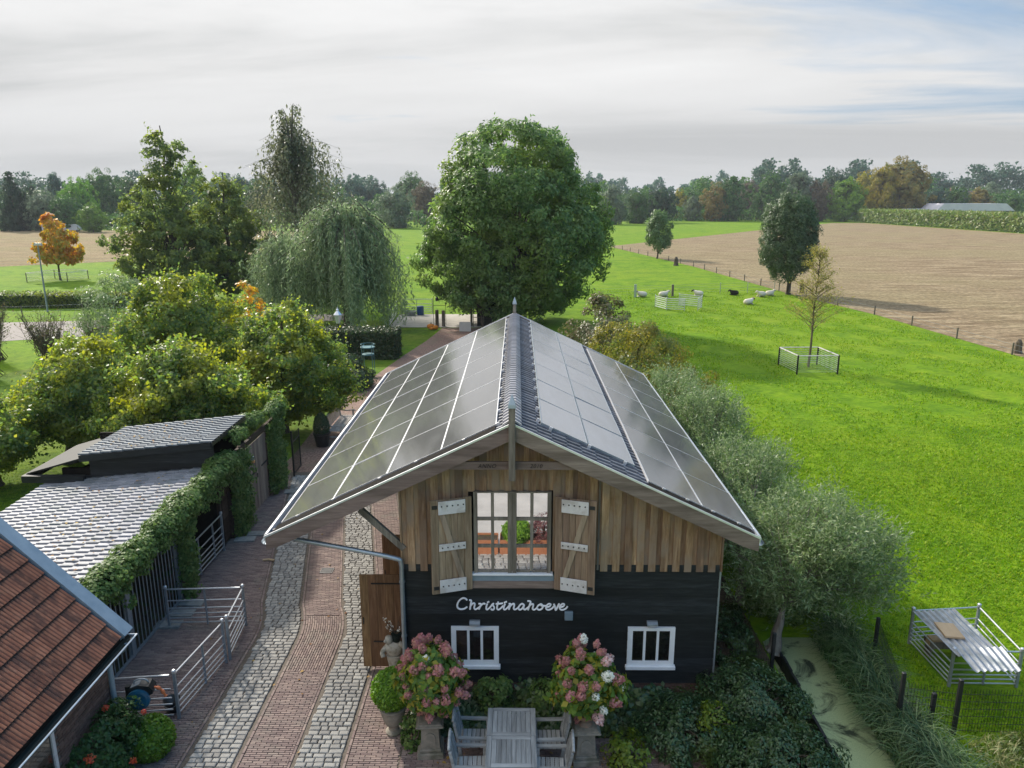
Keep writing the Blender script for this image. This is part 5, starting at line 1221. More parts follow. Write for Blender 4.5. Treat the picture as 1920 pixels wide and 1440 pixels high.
tree('ash_tree', 'huge round green ash tree standing directly behind the barn', (0, 49), [(0, .45), (.12, .74), (.28, .95), (.45, 1), (.62, .93), (.78, .78), (.9, .58), (.97, .38), (1, .2)], (-.2, 48.5), 7.4, 6.8, .8, 15.8, 900, 92000, .78, .32, .14, 'ash_leaf', r0=.5, nl=60, seed=101, lump=.17, inner=.35, up=.4, shoots=.2, sl=1.3)
tree('ash_sapling', 'low leafy branches hanging over the crossing left of the ash', (-2.6, 45.5), DOME, (-3.2, 45.2), 2.0, 1.6, 2.0, 4.6, 40, 3600, .55, .28, .13, 'ash_leaf', r0=.12, nl=10, seed=102, lump=.3)
AL1 = [(0, .75), (.15, 1), (.35, .88), (.52, .66), (.66, .42), (.82, .28), (.93, .15), (1, .04)]
tree('alder_tree', 'tall dark alder with a pointed top left of the willows', (-33.6, 60), AL1, (-33.4, 60), 5.7, 5.2, 1.6, 17.2, 480, 27000, .58, .28, .20, 'alder_leaf', r0=.36, nl=110, seed=103, lump=.42, inner=.4, flat=.5, top=.97, shoots=.35, sl=1.6)
tree('alder_tree', 'second shorter alder right of the tall pointed one', (-29.0, 62), AL1, (-28.6, 62), 4.6, 4.2, 1.0, 13.2, 320, 19000, .56, .28, .20, 'alder_leaf', r0=.28, nl=70, seed=104, lump=.42, inner=.4, flat=.5, top=.95, shoots=.35, sl=1.6)
# weeping trees: curtains of narrow leaves hanging from arching limbs
def weeping(name, label, base, rx, ry, NL, per, zpeak, reach, droop, length, seed, leaf, bark, r0, L, W, step, cat='willow', zmin=.4, h0=.55, top=None, jit=.16):
    rng = np.random.default_rng(seed); b = np.array((*base, 0.0)); t = thing(name, label, cat, tuple(b)); mb = MB(); P, A = [], []
    zt_max = 0
    for i in range(NL):
        a = 2 * math.pi * (i * .618034 + rng.random() * .12); u = reach(rng); zp = zpeak(u, rng); zt_max = max(zt_max, zp)
        lobes = 1 + .12 * math.sin(3 * a + seed); R_ = np.array((rx * math.cos(a), ry * math.sin(a))) * u * lobes
        st = np.array((0, 0, zp * h0)); mid = np.array((R_[0] * .5, R_[1] * .5, zp)); end = np.array((R_[0], R_[1], zp - droop * (.4 + u)))
        q = spline([tuple(st), tuple((st + mid) / 2 + np.array((0, 0, .12 * zp * (1 - h0)))), tuple(mid), tuple(end)], 5); rr = r0 * .28
        mb.tube(q, [max(rr * (1 - .93 * k / (len(q) - 1)), .01) for k in range(len(q))], 5)
        Q = np.array([tuple(v) for v in q]); m_ = len(Q) - 1
        for k in range(per):
            s = .30 + .70 * rng.random() ** .8; f = s * m_; i0 = min(int(f), m_ - 1); p0 = Q[i0] + (Q[i0 + 1] - Q[i0]) * (f - i0) + rng.normal(size=3) * np.array((.20, .20, .08))
            ln = min(length(u, s, rng), p0[2] - zmin - rng.random() * 1.2)
            if ln < .35: continue
            m = max(int(ln / step), 3); tt = np.linspace(0, 1, m); out = np.array((math.cos(a), math.sin(a))) * .45 * rng.random()
            sw = rng.normal(size=2) * .10
            px = p0[0] + out[0] * (1 - np.exp(-4 * tt)) + sw[0] * tt; py = p0[1] + out[1] * (1 - np.exp(-4 * tt)) + sw[1] * tt; pz = p0[2] + .18 * np.sin(np.minimum(tt * 6, 3.14)) - ln * tt ** 1.1
            P.append(np.stack([px, py, pz], 1)); A.append(np.tile((math.cos(a), math.sin(a), 0), (m, 1)))
    P = np.concatenate(P); A = np.concatenate(A); n = len(P); P = P + rng.normal(size=(n, 3)) * np.array([jit * .4, jit * .4, .05])
    ax = np.array([0, 0, -1.0]) + rng.normal(size=(n, 3)) * .45
    V, F = leafgeo(rng, P, A * .9 + rng.normal(size=(n, 3)) * .6 + np.array([0, 0, .3]), L, W, axis=ax); link('crown', fmesh('crown', V, F, leaf), t)
    limbs(rng, mb, (0, 0, 0), (0, 0, top or zt_max * .9), r0, [], 0, wob=.3); mb.build('trunk', bark, t)
    return t
weeping('weeping_willow', 'broad weeping willow with long hanging grey-green curtains left of the ash', (-13.6, 46.5), 6.1, 5.2, 58, 38, lambda u, r: 10.3 - 2.3 * u ** 2.2 - r.random() * 2.0, lambda r: .05 + .95 * math.sqrt(r.random()), 1.5, lambda u, s, r: r.uniform(1.6, 4.0) + 5.2 * u * s, 111, 'willow_leaf', 'bark', .42, .36, .075, .165, zmin=.5, top=7.5)
weeping('weeping_willow', 'lower weeping willow curtain at the left side of the broad one', (-19.0, 48.0), 3.3, 3.0, 22, 30, lambda u, r: 8.3 - 2.4 * u ** 2 - r.random() * .8, lambda r: .2 + .8 * math.sqrt(r.random()), 1.2, lambda u, s, r: r.uniform(1.5, 3.5) + 3.4 * u * s, 112, 'willow_leaf', 'bark', .25, .36, .075, .165, zmin=.6, top=5.8)
weeping('silver_birch', 'tall thin silvery tree with drooping twigs above the weeping willow', (-22.3, 64), 7.0, 5.6, 74, 10, lambda u, r: 7 + 13.8 * (1 - u) ** .5 * (.66 + .34 * r.random()), lambda r: .08 + .92 * r.random() ** .8, .6, lambda u, s, r: r.uniform(.9, 5.0), 113, 'birch_leaf', 'bark_grey', .26, .34, .17, .21, cat='tree', zmin=2.0, h0=.74, top=18.0, jit=.35)
# garden trees on the left
bt = dict(leaf='beech_leaf', group='garden trees behind the shed', shoots=.5, sl=.95)
GP = [(0, .55), (.2, .95), (.4, 1), (.6, .82), (.8, .52), (.92, .34), (1, .14)]
tree('garden_tree', 'leafy green garden tree with a dark trunk left of the shed', (-17.4, 14.1), GP, (-16.4, 14.2), 2.5, 2.4, 1.25, 4.9, 420, 27000, .34, .135, .09, r0=.30, nl=24, seed=121, lump=.34, **bt)
tree('garden_tree', 'low dark leafed garden tree at the far left edge of the picture', (-18.6, 11.6), GP, (-18.9, 11.2), 2.3, 2.0, .9, 3.7, 260, 16000, .34, .135, .09, r0=.2, nl=14, seed=122, lump=.25, **bt)
tree('garden_tree', 'tallest yellow-green garden tree behind the middle of the shed', (-15.6, 21), GP, (-15.4, 20.5), 3.2, 3.0, 1.2, 6.9, 520, 34000, .38, .15, .10, r0=.28, nl=24, seed=123, lump=.36, **bt)
tree('garden_tree', 'wide garden tree behind the upper shed roof', (-12.4, 13.0), GP, (-12.2, 12.9), 2.6, 2.3, 1.9, 4.9, 380, 30000, .34, .135, .09, r0=.24, nl=20, seed=124, lump=.34, **bt)
tree('garden_tree', 'garden tree nearest the bench with branches reaching right', (-10.2, 18.0), GP, (-9.95, 18.0), 2.55, 2.4, 1.1, 5.75, 380, 31000, .34, .135, .09, r0=.24, nl=24, seed=125, lump=.36, **bt)
tree('garden_tree', 'small garden tree with golden tints between the shed and the road', (-18.0, 23.5), GP, (-18.0, 23.5), 1.9, 1.9, .8, 5.2, 220, 15000, .36, .15, .10, r0=.2, nl=16, seed=126, lump=.3, **bt)
tree('silver_shrub', 'hazy blue-green willow shrub behind the yellow garden trees', (-23.4, 30), DOME, (-23.4, 30), 2.2, 2.0, .4, 6.0, 90, 9000, .6, .26, .05, 'osier_leaf', r0=.1, nl=14, seed=127, bias=(0, 0, .5))
tree('plum_shrub', 'dark green reddish shrub just behind the barn on the right', (4.6, 26), DOME, (4.9, 26.5), 2.0, 2.6, .3, 5.0, 120, 12000, .5, .17, .09, 'plum_shrub_leaf', r0=.1, nl=16, seed=128, cat='shrub', lump=.3)
tree('yellow_shrub', 'large yellowing shrub beside the rear half of the barn roof', (5.4, 19), DOME, (5.4, 19.0), 2.2, 2.6, .3, 4.9, 150, 19000, .5, .13, .06, 'autumn_shrub_leaf', r0=.1, nl=20, seed=129, cat='shrub', lump=.28)
tree('yellow_shrub', 'lower yellow-brown shrub right of the large yellowing one', (6.6, 16.5), DOME, (6.8, 16.6), 1.7, 1.9, .3, 3.6, 110, 12000, .45, .13, .06, 'autumn_shrub_leaf', r0=.08, nl=14, seed=130, cat='shrub', lump=.28)
# pasture trees
tree('dense_willow', 'dense dark oval willow standing at the edge of the stubble field', (29.5, 67.8), [(0, .5), (.12, .82), (.32, 1), (.6, 1), (.8, .92), (.92, .72), (1, .4)], (29.1, 67.8), 2.7, 2.6, 1.9, 10.4, 420, 30000, .5, .30, .09, 'dense_leaf', r0=.26, nl=20, seed=131, lump=.08, inner=.4, bias=(0, 0, .8), flat=1.3)
tree('young_willow', 'small pale oval willow at the far corner of the pasture', (24.4, 118), OVAL, (24.6, 118), 2.0, 1.9, 1.2, 8.0, 90, 8000, .6, .42, .13, 'young_willow_leaf', r0=.16, nl=10, seed=132, lump=.1, bias=(0, 0, .8), flat=1.3)
rg = np.random.default_rng(133)
gt = thing('young_larch', 'thin yellowing young tree inside the square guard in the pasture', 'tree', (18.0, 31.5, 0)); mb = MB(); tw = []
mb.tube(spline([(0, 0, 0), (.04, 0, 1.5), (.02, .03, 3.5), (.08, 0, 5.4), (.1, 0, 7.1)], 4), [.085 - .0045 * i for i in range(17)], 8)
for k in range(95):
    z = 1.9 + 4.9 * rg.random(); a = rg.random() * 6.28; l = (7.4 - z) * .40 * rg.uniform(.6, 1.1) + .15; e = Vector((l * math.cos(a), l * math.sin(a), z + l * .55 + .1)); s0 = Vector((.05, 0, z)); q = spline([s0, s0.lerp(e, .5) + Vector((0, 0, .08)), e], 3); mb.tube(q, [.018, .015, .013, .011, .009, .007, .004], 4); tw += [p for p in q[2:]]
    for j in range(3):
        s1 = q[3 + j]; e1_ = s1 + Vector((rg.normal() * .25, rg.normal() * .25, .2 + .15 * rg.random())); mb.tube([s1, s1.lerp(e1_, .5), e1_], [.007, .005, .003], 4); tw += [s1.lerp(e1_, .6), e1_]
mb.build('trunk', 'twig', gt)
P = np.repeat(np.array([tuple(p) for p in tw]), 4, 0); P = P + rg.normal(size=P.shape) * .09; V, F = leafgeo(rg, P, rg.normal(size=P.shape), .10, .05); link('crown', fmesh('crown', V, F, 'larch_leaf'), gt)
tree('autumn_maple', 'orange and yellow autumn maple in a square guard on the left meadow', (-58.3, 82), [(0, .7), (.15, 1), (.4, .8), (.6, .55), (.8, .45), (1, .15)], (-58.3, 82), 2.6, 2.5, 2.4, 8.4, 75, 6500, .62, .34, .26, 'autumn_leaf', r0=.14, nl=26, seed=134, lump=.3)
tree('orange_sapling', 'small orange leaved sapling behind the garden trees', (-19.2, 40), OVAL, (-19.2, 40), .9, .9, 1.2, 4.4, 24, 900, .35, .2, .15, 'autumn_leaf', r0=.06, nl=8, seed=135)
# ------------------------------------------------------------------ hedge, lantern, bench and the far gate
def hedge(name, label, x0, x1, y0, y1, h, n, L, W, m, seed, ang=0.0, kd=None):
    rng = np.random.default_rng(seed); cx, cy = (x0 + x1) / 2, (y0 + y1) / 2; t = thing(name, label, 'hedge', (cx, cy, 0), ang)
    hx, hy = (x1 - x0) / 2, (y1 - y0) / 2; P = rng.uniform(-1, 1, (n, 3)); f = rng.random(n); N_ = np.zeros((n, 3))
    ar = np.array([4 * hx * hy, 4 * hx * h, 4 * hy * h]); pr = np.cumsum(ar / ar.sum())
    top = f < pr[0]; fy = (f >= pr[0]) & (f < pr[1]); fx = f >= pr[1]
    P[top, 2] = 1; N_[top, 2] = 1; s = np.sign(P[fy, 1]); P[fy, 1] = s; N_[fy, 1] = s; s = np.sign(P[fx, 0]); P[fx, 0] = s; N_[fx, 0] = s
    P = P * np.array([hx, hy, h / 2]) + np.array([0, 0, h / 2]); P += N_ * (rng.normal(size=n) * .06)[:, None] + rng.normal(size=(n, 3)) * .03
    V, F = leafgeo(rng, P, N_ + rng.normal(size=(n, 3)) * .5, L, W); link('foliage', fmesh('foliage', V, F, m), t)
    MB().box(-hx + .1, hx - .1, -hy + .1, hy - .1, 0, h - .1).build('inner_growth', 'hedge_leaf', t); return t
hedge('clipped_hedge', 'dark clipped hedge with a square end left of the gravel path', -13.0, -7.7, 33.4, 35.4, 1.75, 16000, .16, .09, 'hedge_leaf', 141)
bush('dark_shrub', 'dark bushy shrub in front of the clipped hedge', 'shrub', (-10.0, 27.5), 1.5, 1.5, .1, 1.5, 80, 7000, .35, .14, .08, 'hedge_leaf')
bush('dark_shrub', 'dark rounded shrub at the foot of the blue-green plant stand', 'shrub', (-8.75, 26.2), .9, 1.1, .05, 1.0, 60, 5000, .3, .13, .07, 'hedge_leaf')
la = thing('garden_lantern', 'old style lantern on a dark post above the garden trees', 'lantern', (-10.45, 30, 0))
MB().lathe([(.12, 0), (.10, .3), (.05, .5), (.04, 2.7), (.06, 2.75), (.03, 2.85), (.05, 2.92)], n=12).build('post', 'lamp_green', la)
MB().lathe([(.10, 2.92), (.20, 3.40), (.20, 3.42)], n=6).build('glass', 'lantern_glass', la)
hd = MB().lathe([(.25, 3.42), (.24, 3.45), (.10, 3.62), (.07, 3.68), (.09, 3.72), (.03, 3.80), (.02, 3.90)], n=6)
for k in range(6):
    a = 2 * math.pi * k / 6; hd.bar((.10 * math.cos(a), .10 * math.sin(a), 2.92), (.205 * math.cos(a), .205 * math.sin(a), 3.42), .02, .02)
hd.build('cap', 'zinc_light', la)
sd_ = thing('plant_stand', 'blue-green two tier metal plant stand among dark shrubs', 'plant stand', (-8.7, 29.6, 0))
for z, r in ((1.55, .42), (1.12, .36)): MB().lathe([(r, z), (r, z + .05), (r - .02, z + .06)], n=20).build('shelf', 'teal_paint', sd_)
for k in range(4):
    a = math.pi / 4 + k * math.pi / 2; MB().tube([(.44 * math.cos(a), .44 * math.sin(a), 0), (.40 * math.cos(a), .40 * math.sin(a), 1.75)], .022, 6).build('leg', 'teal_paint', sd_)
MB().tube([(.40 * math.cos(a), .40 * math.sin(a), 1.75) for a in np.linspace(0, 2 * math.pi, 25)], .018, 6).build('rim', 'teal_paint', sd_)
be = thing('garden_bench', 'weathered wooden slatted bench beside the barn path', 'bench', (-7.65, 17.9, .03), R(90))
for k in range(6): MB().bbox(-1.25, 1.25, -.30 + k * .095, -.225 + k * .095, .43, .455, .003).build('seat_slat', 'bench_wood', be)
for k in range(18): a = -1.15 + k * .135; MB().bar((a, .28, .5), (a, .36, .95), .05, .018).build('back_slat', 'bench_wood', be)
MB().bar((-1.25, .37, .98), (1.25, .37, .98), .05, .09).build('top_rail', 'bench_wood', be)
for s in (-1.25, 1.25):
    MB().bbox(s - .035, s + .035, -.32, -.25, 0, .66, .005).build('leg', 'bench_wood', be); MB().bar((s, .24, 0), (s, .38, 1.02), .07, .07).build('leg', 'bench_wood', be)
    MB().tube(spline([(s, -.40, .64), (s, -.30, .69), (s, 0, .66), (s, .30, .70)], 4), .032, 8).build('armrest', 'bench_wood', be); MB().bar((s, -.28, .2), (s, .27, .2), .05, .05).build('stretcher', 'bench_wood', be)
pc = thing('potted_conifer', 'small clipped conifer in a black pot at the end of the bench', 'potted plant', (-8.02, 16.1, .03))
MB().lathe([(.26, 0), (.33, .50), (.36, .52), (.36, .57), (.31, .58)], n=20).build('pot', 'plastic_black', pc); rg = np.random.default_rng(7)
P = rg.random((3000, 1)); a = rg.random(3000) * 6.28; rr = .33 * np.interp(P[:, 0], [0, .3, .8, 1], [.8, 1, .7, .15]); Q = np.stack([rr * np.cos(a), rr * np.sin(a), .55 + .85 * P[:, 0]], 1); V, F = leafgeo(rg, Q, np.stack([np.cos(a), np.sin(a), .3 + 0 * a], 1) + rg.normal(size=(3000, 3)) * .4, .06, .04); link('foliage', fmesh('foliage', V, F, 'hedge_leaf'), pc)
ig = thing('iron_gate', 'narrow black iron garden gate standing open beside the ivy', 'gate', (-8.15, 12.5, .03))
MB().box(-.03, .03, -.03, .03, 0, 1.75).build('post', 'black_metal', ig); MB().box(-.015, .015, .9, .93, .1, 1.6).box(-.015, .015, .06, .9, .1, .14).box(-.015, .015, .06, .9, 1.3, 1.34).build('frame', 'black_metal', ig)
for k in range(8): MB().tube([(0, .12 + k * .1, .14), (0, .12 + k * .1, 1.62)], .009, 5).build('bar', 'black_metal', ig)
# crossing to the pasture
hurdle('field_gate', (-10.3, 53.0), (-7.5, 53.0), 'galvanised field gate at the far side of the pale crossing', 'gate', h=1.35, mids=(.5,), rr=.02)
hurdle('field_gate', (-10.2, 46.0), (-10.6, 52.6), 'pale galvanised gate along the left side of the pale crossing', 'gate', h=1.25, mids=(.3, .6), rr=.025)
tag(MB().lathe([(.28, 0), (.30, .05), (.30, .75), (.26, .80), (.1, .82)], n=16).build('water_barrel', 'blue_barrel', loc=(-8.5, 52.4, .03)), 'blue plastic barrel standing by the field gate', 'barrel')
tag(MB().lathe([(.45, 0), (.55, .35), (.50, .36), (.40, .05)], n=18).build('feed_tub', 'plastic_grey', loc=(-9.4, 52.3, .03)), 'round grey feed tub left of the blue barrel', 'tub')
for x, lab, m, h in ((-6.38, 'dark brown round gate post left of its pale twin', 'bark', 1.35), (-5.86, 'pale wooden gate post right of the dark brown one', 'fence_wood', 1.3), (-3.60, 'slim grey wooden post beside the black hut', 'fence_wood', 2.0)):
    tag(MB().lathe([(.14 if h < 1.5 else .09, 0), (.14 if h < 1.5 else .09, h), (.05, h + .04)], n=12).build('gate_post', m, loc=(x, 46.3, 0)), lab, 'post')
ht = thing('black_hut', 'small black timber hut under the ash beside the crossing', 'hut', (-2.1, 47.2, 0))
for k in range(10): MB().box(-1.05, 1.05, -.9 - .01 * (k % 2), -.86, .05 + k * .21, .25 + k * .21).build('board', 'black_board', ht)
MB().box(-1.04, 1.04, -.855, .9, 0, 2.14).build('wall', 'black_metal', ht); MB().prism([(-1.2, 2.15), (1.2, 2.15), (1.2, 2.22), (-1.2, 2.3)], -1.05, 1.05).build('roof', 'slate_tiles', ht)
hurdle('rail_gate', (-3.45, 46.2), (-2.6, 46.1), 'short grey rail gate between the grey post and the black hut', 'gate', h=1.3, rails=(.3, .6, .95), mids=(), rr=.03, m='fence_wood', pm='fence_wood')
tag(MB().bbox(-.45, .45, -.05, .05, 0, .75, .01).build('pale_panel', 'concrete', loc=(-3.95, 43.9, .03)), 'pale low panel standing at the corner of the gravel path', 'panel')
bf = thing('bird_feeder', 'bird feeder hanging from a thin iron pole by the gate posts', 'bird feeder', (-6.75, 47.2, 0)); MB().tube(spline([(0, 0, 0), (0, 0, 2.0), (.05, 0, 2.35), (.2, 0, 2.45), (.3, 0, 2.3)], 4), .02, 6).build('pole', 'black_metal', bf); MB().lathe([(.02, 1.95), (.13, 2.0), (.13, 2.22), (.02, 2.32)], (.3, 0, 0), 10).build('feeder', 'black_metal', bf); MB().bar((0, 0, 1.6), (1.0, 0, 1.6), .03, .03).bar((1.0, 0, 0), (1.0, 0, 1.9), .03, .03).build('crossbar', 'black_metal', bf)
for x, y, r, lab in ((-6.75, 45.0, .30, 'large orange pumpkin lying left in the group by the gate posts'), (-6.35, 44.75, .24, 'middle orange pumpkin in front of the dark gate post'), (-6.62, 44.6, .17, 'smallest orange pumpkin in the group by the gate posts')):
    mb = MB(); n = 20; pr = [(.05, 0), (.75, .12), (1, .42), (.85, .72), (.3, .86), (.08, .82)]
    o0 = len(mb.v)
    for q, z in pr:
        for k in range(n): a = 2 * math.pi * k / n; s = r * q * (1 + .06 * math.cos(a * 10)); mb.v.append((s * math.cos(a), s * math.sin(a), z * r * 1.6))
    for i in range(len(pr) - 1):
        for k in range(n): a = i * n + k; b = i * n + (k + 1) % n; mb.f.append((a, b, b + n, a + n))
    t = thing('pumpkin', lab, 'pumpkin', (x, y, .03)); mb.build('body', 'pumpkin', t, smooth=True); MB().tube([(0, 0, r * 1.3), (.02, 0, r * 1.55), (.05, 0, r * 1.7)], .03, 6).build('stalk', 'twig', t)

# ------------------------------------------------------------------ pasture: sheep, hurdles, fences
def sheep(x, y, rz, label, m, face, sc=1.0, head=1):
    """lying sheep: one continuous loft from rump over back to neck and muzzle, legs folded under"""
    secs = [(-.60, .0, .30, .04, .05), (-.56, 0, .30, .20, .20), (-.38, 0, .31, .33, .29), (-.1, 0, .32, .36, .31), (.18, 0, .34, .33, .30), (.36, 0, .40, .25, .27), (.47, 0, .50, .16, .19), (.54, .0, .60, .11, .14)]
    mb = MB(); n = 12
    for cx_, cy_, cz, ry, rz_ in secs:
        for k in range(n):
            a = 2 * math.pi * k / n; zz = cz + rz_ * math.sin(a); mb.v.append((cx_, cy_ + ry * math.cos(a) * (1 + .03 * math.sin(5 * a + cx_ * 9)), max(zz, .015)))
    for i in range(len(secs) - 1):
        for k in range(n): a = i * n + k; b = i * n + (k + 1) % n; mb.f.append((a, b, b + n, a + n))
    mb.f += [tuple(reversed(range(n))), tuple((len(secs) - 1) * n + k for k in range(n))]
    for s in (-1, 1): mb.tube([(.28, s * .16, .10), (.46, s * .20, .06), (.30, s * .24, .05)], [.07, .05, .04], 7)
    t = thing('sheep', label, 'sheep', (x, y, 0), rz, 'sheep resting in the pasture'); t.scale = (sc, sc, sc); mb.build('body', m, t, smooth=True)
    h = MB().tube([(.48, 0, .62), (.58, 0, .66), (.70, 0, .60), (.80, 0, .52), (.83, 0, .50)], [.10, .105, .085, .06, .035], 10).build('head', face, t, smooth=True)
    for s in (-1, 1): MB().tube([(.56, s * .08, .70), (.55, s * .16, .70), (.55, s * .21, .66)], [.025, .035, .008], 6, flat=.4).build('ear', face, h)
sheep(13.25, 65.4, R(180), 'white sheep lying leftmost, beside the metal fence post', 'wool', 'sheep_face', .92); sheep(15.6, 65.6, R(15), 'white sheep lying against the wooden post behind the hurdles', 'wool', 'wool', .92)
sheep(19.4, 66.3, R(165), 'black headed white sheep behind the right hurdles', 'wool', 'wool_dark', .9); sheep(23.4, 67.0, R(190), 'black sheep lying near the fence between the white ones', 'wool_dark', 'wool_dark', .85)
sheep(25.9, 65.7, R(200), 'white sheep with lowered head in front of its neighbour near the willow', 'wool', 'wool', .92); sheep(27.1, 66.5, R(20), 'white sheep lying closest to the dense willow', 'wool', 'wool', .92)
sheep(22.8, 59.7, R(25), 'white sheep with brown face lying alone nearest the camera', 'wool', 'sheep_face', .92)
hk = dict(h=1.1, rails=(.12, .3, .48, .66, .84, 1.0), mids=(), rr=.03, group='white hurdles in the pasture')
hurdle('sheep_hurdle', (13.25, 57.6), (13.95, 55.6), 'left pale wooden hurdle of the ring in the pasture', m='white_paint', pm='galvanised', flat=True, **hk); hurdle('sheep_hurdle', (13.95, 55.6), (15.5, 55.0), 'front wire hurdle of the ring in the pasture', m='galvanised', pm='galvanised', posts=(1,), **hk)
hurdle('sheep_hurdle', (15.8, 58.9), (17.6, 57.2), 'right pale wooden hurdle of the ring in the pasture', m='white_paint', pm='galvanised', flat=True, **hk); hurdle('sheep_hurdle', (17.6, 57.2), (16.7, 55.0), 'open swung hurdle at the right front of the ring', m='galvanised', pm='galvanised', posts=(1,), **hk)
def wire_fence(name, pts, label, h, r, m, wires, step):
    t = thing(name, label, 'fence', (*pts[0], 0)); o = Vector((*pts[0], 0)); me = MB().lathe([(r, 0), (r, h), (r * .6, h + .03)], n=7).mesh('post', m)
    for a, b in zip(pts[:-1], pts[1:]):
        a, b = Vector((*a, 0)), Vector((*b, 0)); n = max(1, int((b - a).length / step))
        for i in range(n): link('post', me, t, loc=a.lerp(b, i / n) - o)
        for z in wires: MB().bar(tuple(a - o + Vector((0, 0, z))), tuple(b - o + Vector((0, 0, z))), .012, .012).build('wire', 'galvanised_post', t)
    link('post', me, t, loc=Vector((*pts[-1], 0)) - o); return t
wire_fence('wire_fence', [(6.5, 65.6), (12.5, 65.3), (16.6, 66.2), (22.2, 68.1), (28.6, 69.6)], 'thin wire fence crossing the pasture behind the sheep', 1.2, .035, 'galvanised', (.3, .6, .9, 1.15), 3.1)
tag(MB().bbox(-.11, .11, -.11, .11, 0, 1.25, .02).build('corner_post', 'fence_wood', loc=(16.6, 66.0, 0)), 'thick pale wooden post behind the left hurdle ring', 'post'); tag(MB().bbox(-.13, .13, -.06, .06, 0, 1.35, .01).build('gate_post', 'galvanised', loc=(12.5, 65.1, 0)), 'broad metal gate post beside the leftmost sheep', 'post')
wire_fence('field_fence', [(20, 153), (27.1, 102.2), (29.6, 71), (32.0, 53), (32.9, 35.3), (35.4, 14), (38, 2)], 'low post and wire fence between pasture and stubble field', .8, .06, 'fence_wood', (.35, .7), 5.2)
for x, y, s, lab in ((31.6, 69.5, 1.0, 'brown weathered stump beside the dense willow'), (33.6, 35.8, .9, 'dark broken stump at the field edge on the right'), (24.8, 104, 1.3, 'dark stump on the far field edge')):
    tag(MB().lathe([(.34 * s, 0), (.26 * s, .25 * s), (.22 * s, .8 * s), (.10 * s, 1.05 * s)], n=9).build('stump', 'bark', loc=(x, y, 0)), lab, 'stump')
def guard(corners, label, rails, m, dark):
    t = thing('tree_guard', label, 'tree guard', (*corners[0], 0)); o = Vector((*corners[0], 0)); cs_ = [Vector((*c, 0)) - o for c in corners]
    for c in cs_: MB().bbox(c.x - .04, c.x + .04, c.y - .04, c.y + .04, 0, 1.15, .008).build('post', dark, t)
    for i in range(4):
        a, b = cs_[i], cs_[(i + 1) % 4]
        MB().bar(tuple(a + Vector((0, 0, 1.12))), tuple(b + Vector((0, 0, 1.12))), .06, .05).build('top_rail', 'white_plate', t)
        for z in np.linspace(.15, .98, rails): MB().bar(tuple(a + Vector((0, 0, z))), tuple(b + Vector((0, 0, z))), .018, .018).build('rail', m, t)
guard([(16.55, 29.45), (18.95, 29.5), (18.75, 32.1), (16.33, 32.0)], 'square white topped guard around the young yellow tree in the pasture', 8, 'galvanised', 'black_board_y'); guard([(-61.0, 79.5), (-56.2, 80), (-55.6, 83.6), (-60.2, 84)], 'square wooden guard around the orange maple on the left meadow', 5, 'galvanised_post', 'fence_wood')
# ------------------------------------------------------------------ left side: street lamp, road edge, twigs
sl = thing('street_lamp', 'slim grey street lamp post by the road on the left', 'street lamp', (-42.9, 54.2, 0)); MB().tube([(0, 0, 0), (0, 0, 2), (0, 0, 6.0)], [.09, .075, .05], 8).build('pole', 'galvanised_post', sl); MB().prism([(-.3, 6.0), (.35, 6.0), (.3, 6.22), (-.25, 6.22)], -.13, .13).build('head', 'galvanised', sl)
wire_fence('road_fence', [(-62, 50.5), (-43, 50.8), (-30, 56)], 'pale rail fence beside the country road on the left', 1.0, .05, 'fence_wood', (.5, .95), 4)
wire_fence('meadow_fence', [(-110, 97), (-79, 100.4), (-62, 108), (-45, 115)], 'post fence between the left meadow and the stubble field', 1.1, .09, 'fence_wood', (.5, .9), 9)
hedge('roadside_hedge', 'dark scrubby hedge along the far side of the country road', -62, -34, 56.5, 58.3, 1.3, 9000, .3, .13, 'alder_leaf', 151, 0)
rg = np.random.default_rng(152)
for k, (x, y, s, lab) in enumerate(((-30.8, 28.5, 1.0, 'bare twiggy brown shrub at the left edge below the road'), (-28.8, 31.5, .9, 'bare twiggy shrub right of the leftmost one below the road'), (-27.0, 34, .8, 'small bare shrub nearest the yellow garden trees'), (-33.5, 33, 1.0, 'bare brown shrub behind the leftmost ones by the road'))):
    t = thing('bare_shrub', lab, 'shrub', (x, y, 0), 0, 'bare shrubs by the road'); mb = MB(); tp = []
    for j in range(150):
        a = rg.random() * 6.28; l = rg.uniform(1.6, 3.9) * s; e = Vector((l * .38 * math.cos(a), l * .38 * math.sin(a), l)); q = spline([(rg.normal() * .35, rg.normal() * .35, 0), e * .5 + Vector((rg.normal() * .15, rg.normal() * .15, 0)), e], 3); mb.tube(q, [.022, .02, .017, .014, .012, .009, .005], 4)
        for i in (3, 4, 5): u = q[i] + Vector((rg.normal() * .3, rg.normal() * .3, .35)); mb.tube([q[i], q[i].lerp(u, .5), u], [.01, .008, .004], 4); tp.append(u)
    mb.build('twigs', 'twig', t); P = np.array([tuple(p) for p in tp]); P = np.repeat(P, 2, 0) + rg.normal(size=(len(P) * 2, 3)) * .12; V, F = leafgeo(rg, P, rg.normal(size=P.shape), .12, .07); link('leaves', fmesh('leaves', V, F, 'plum_shrub_leaf'), t)
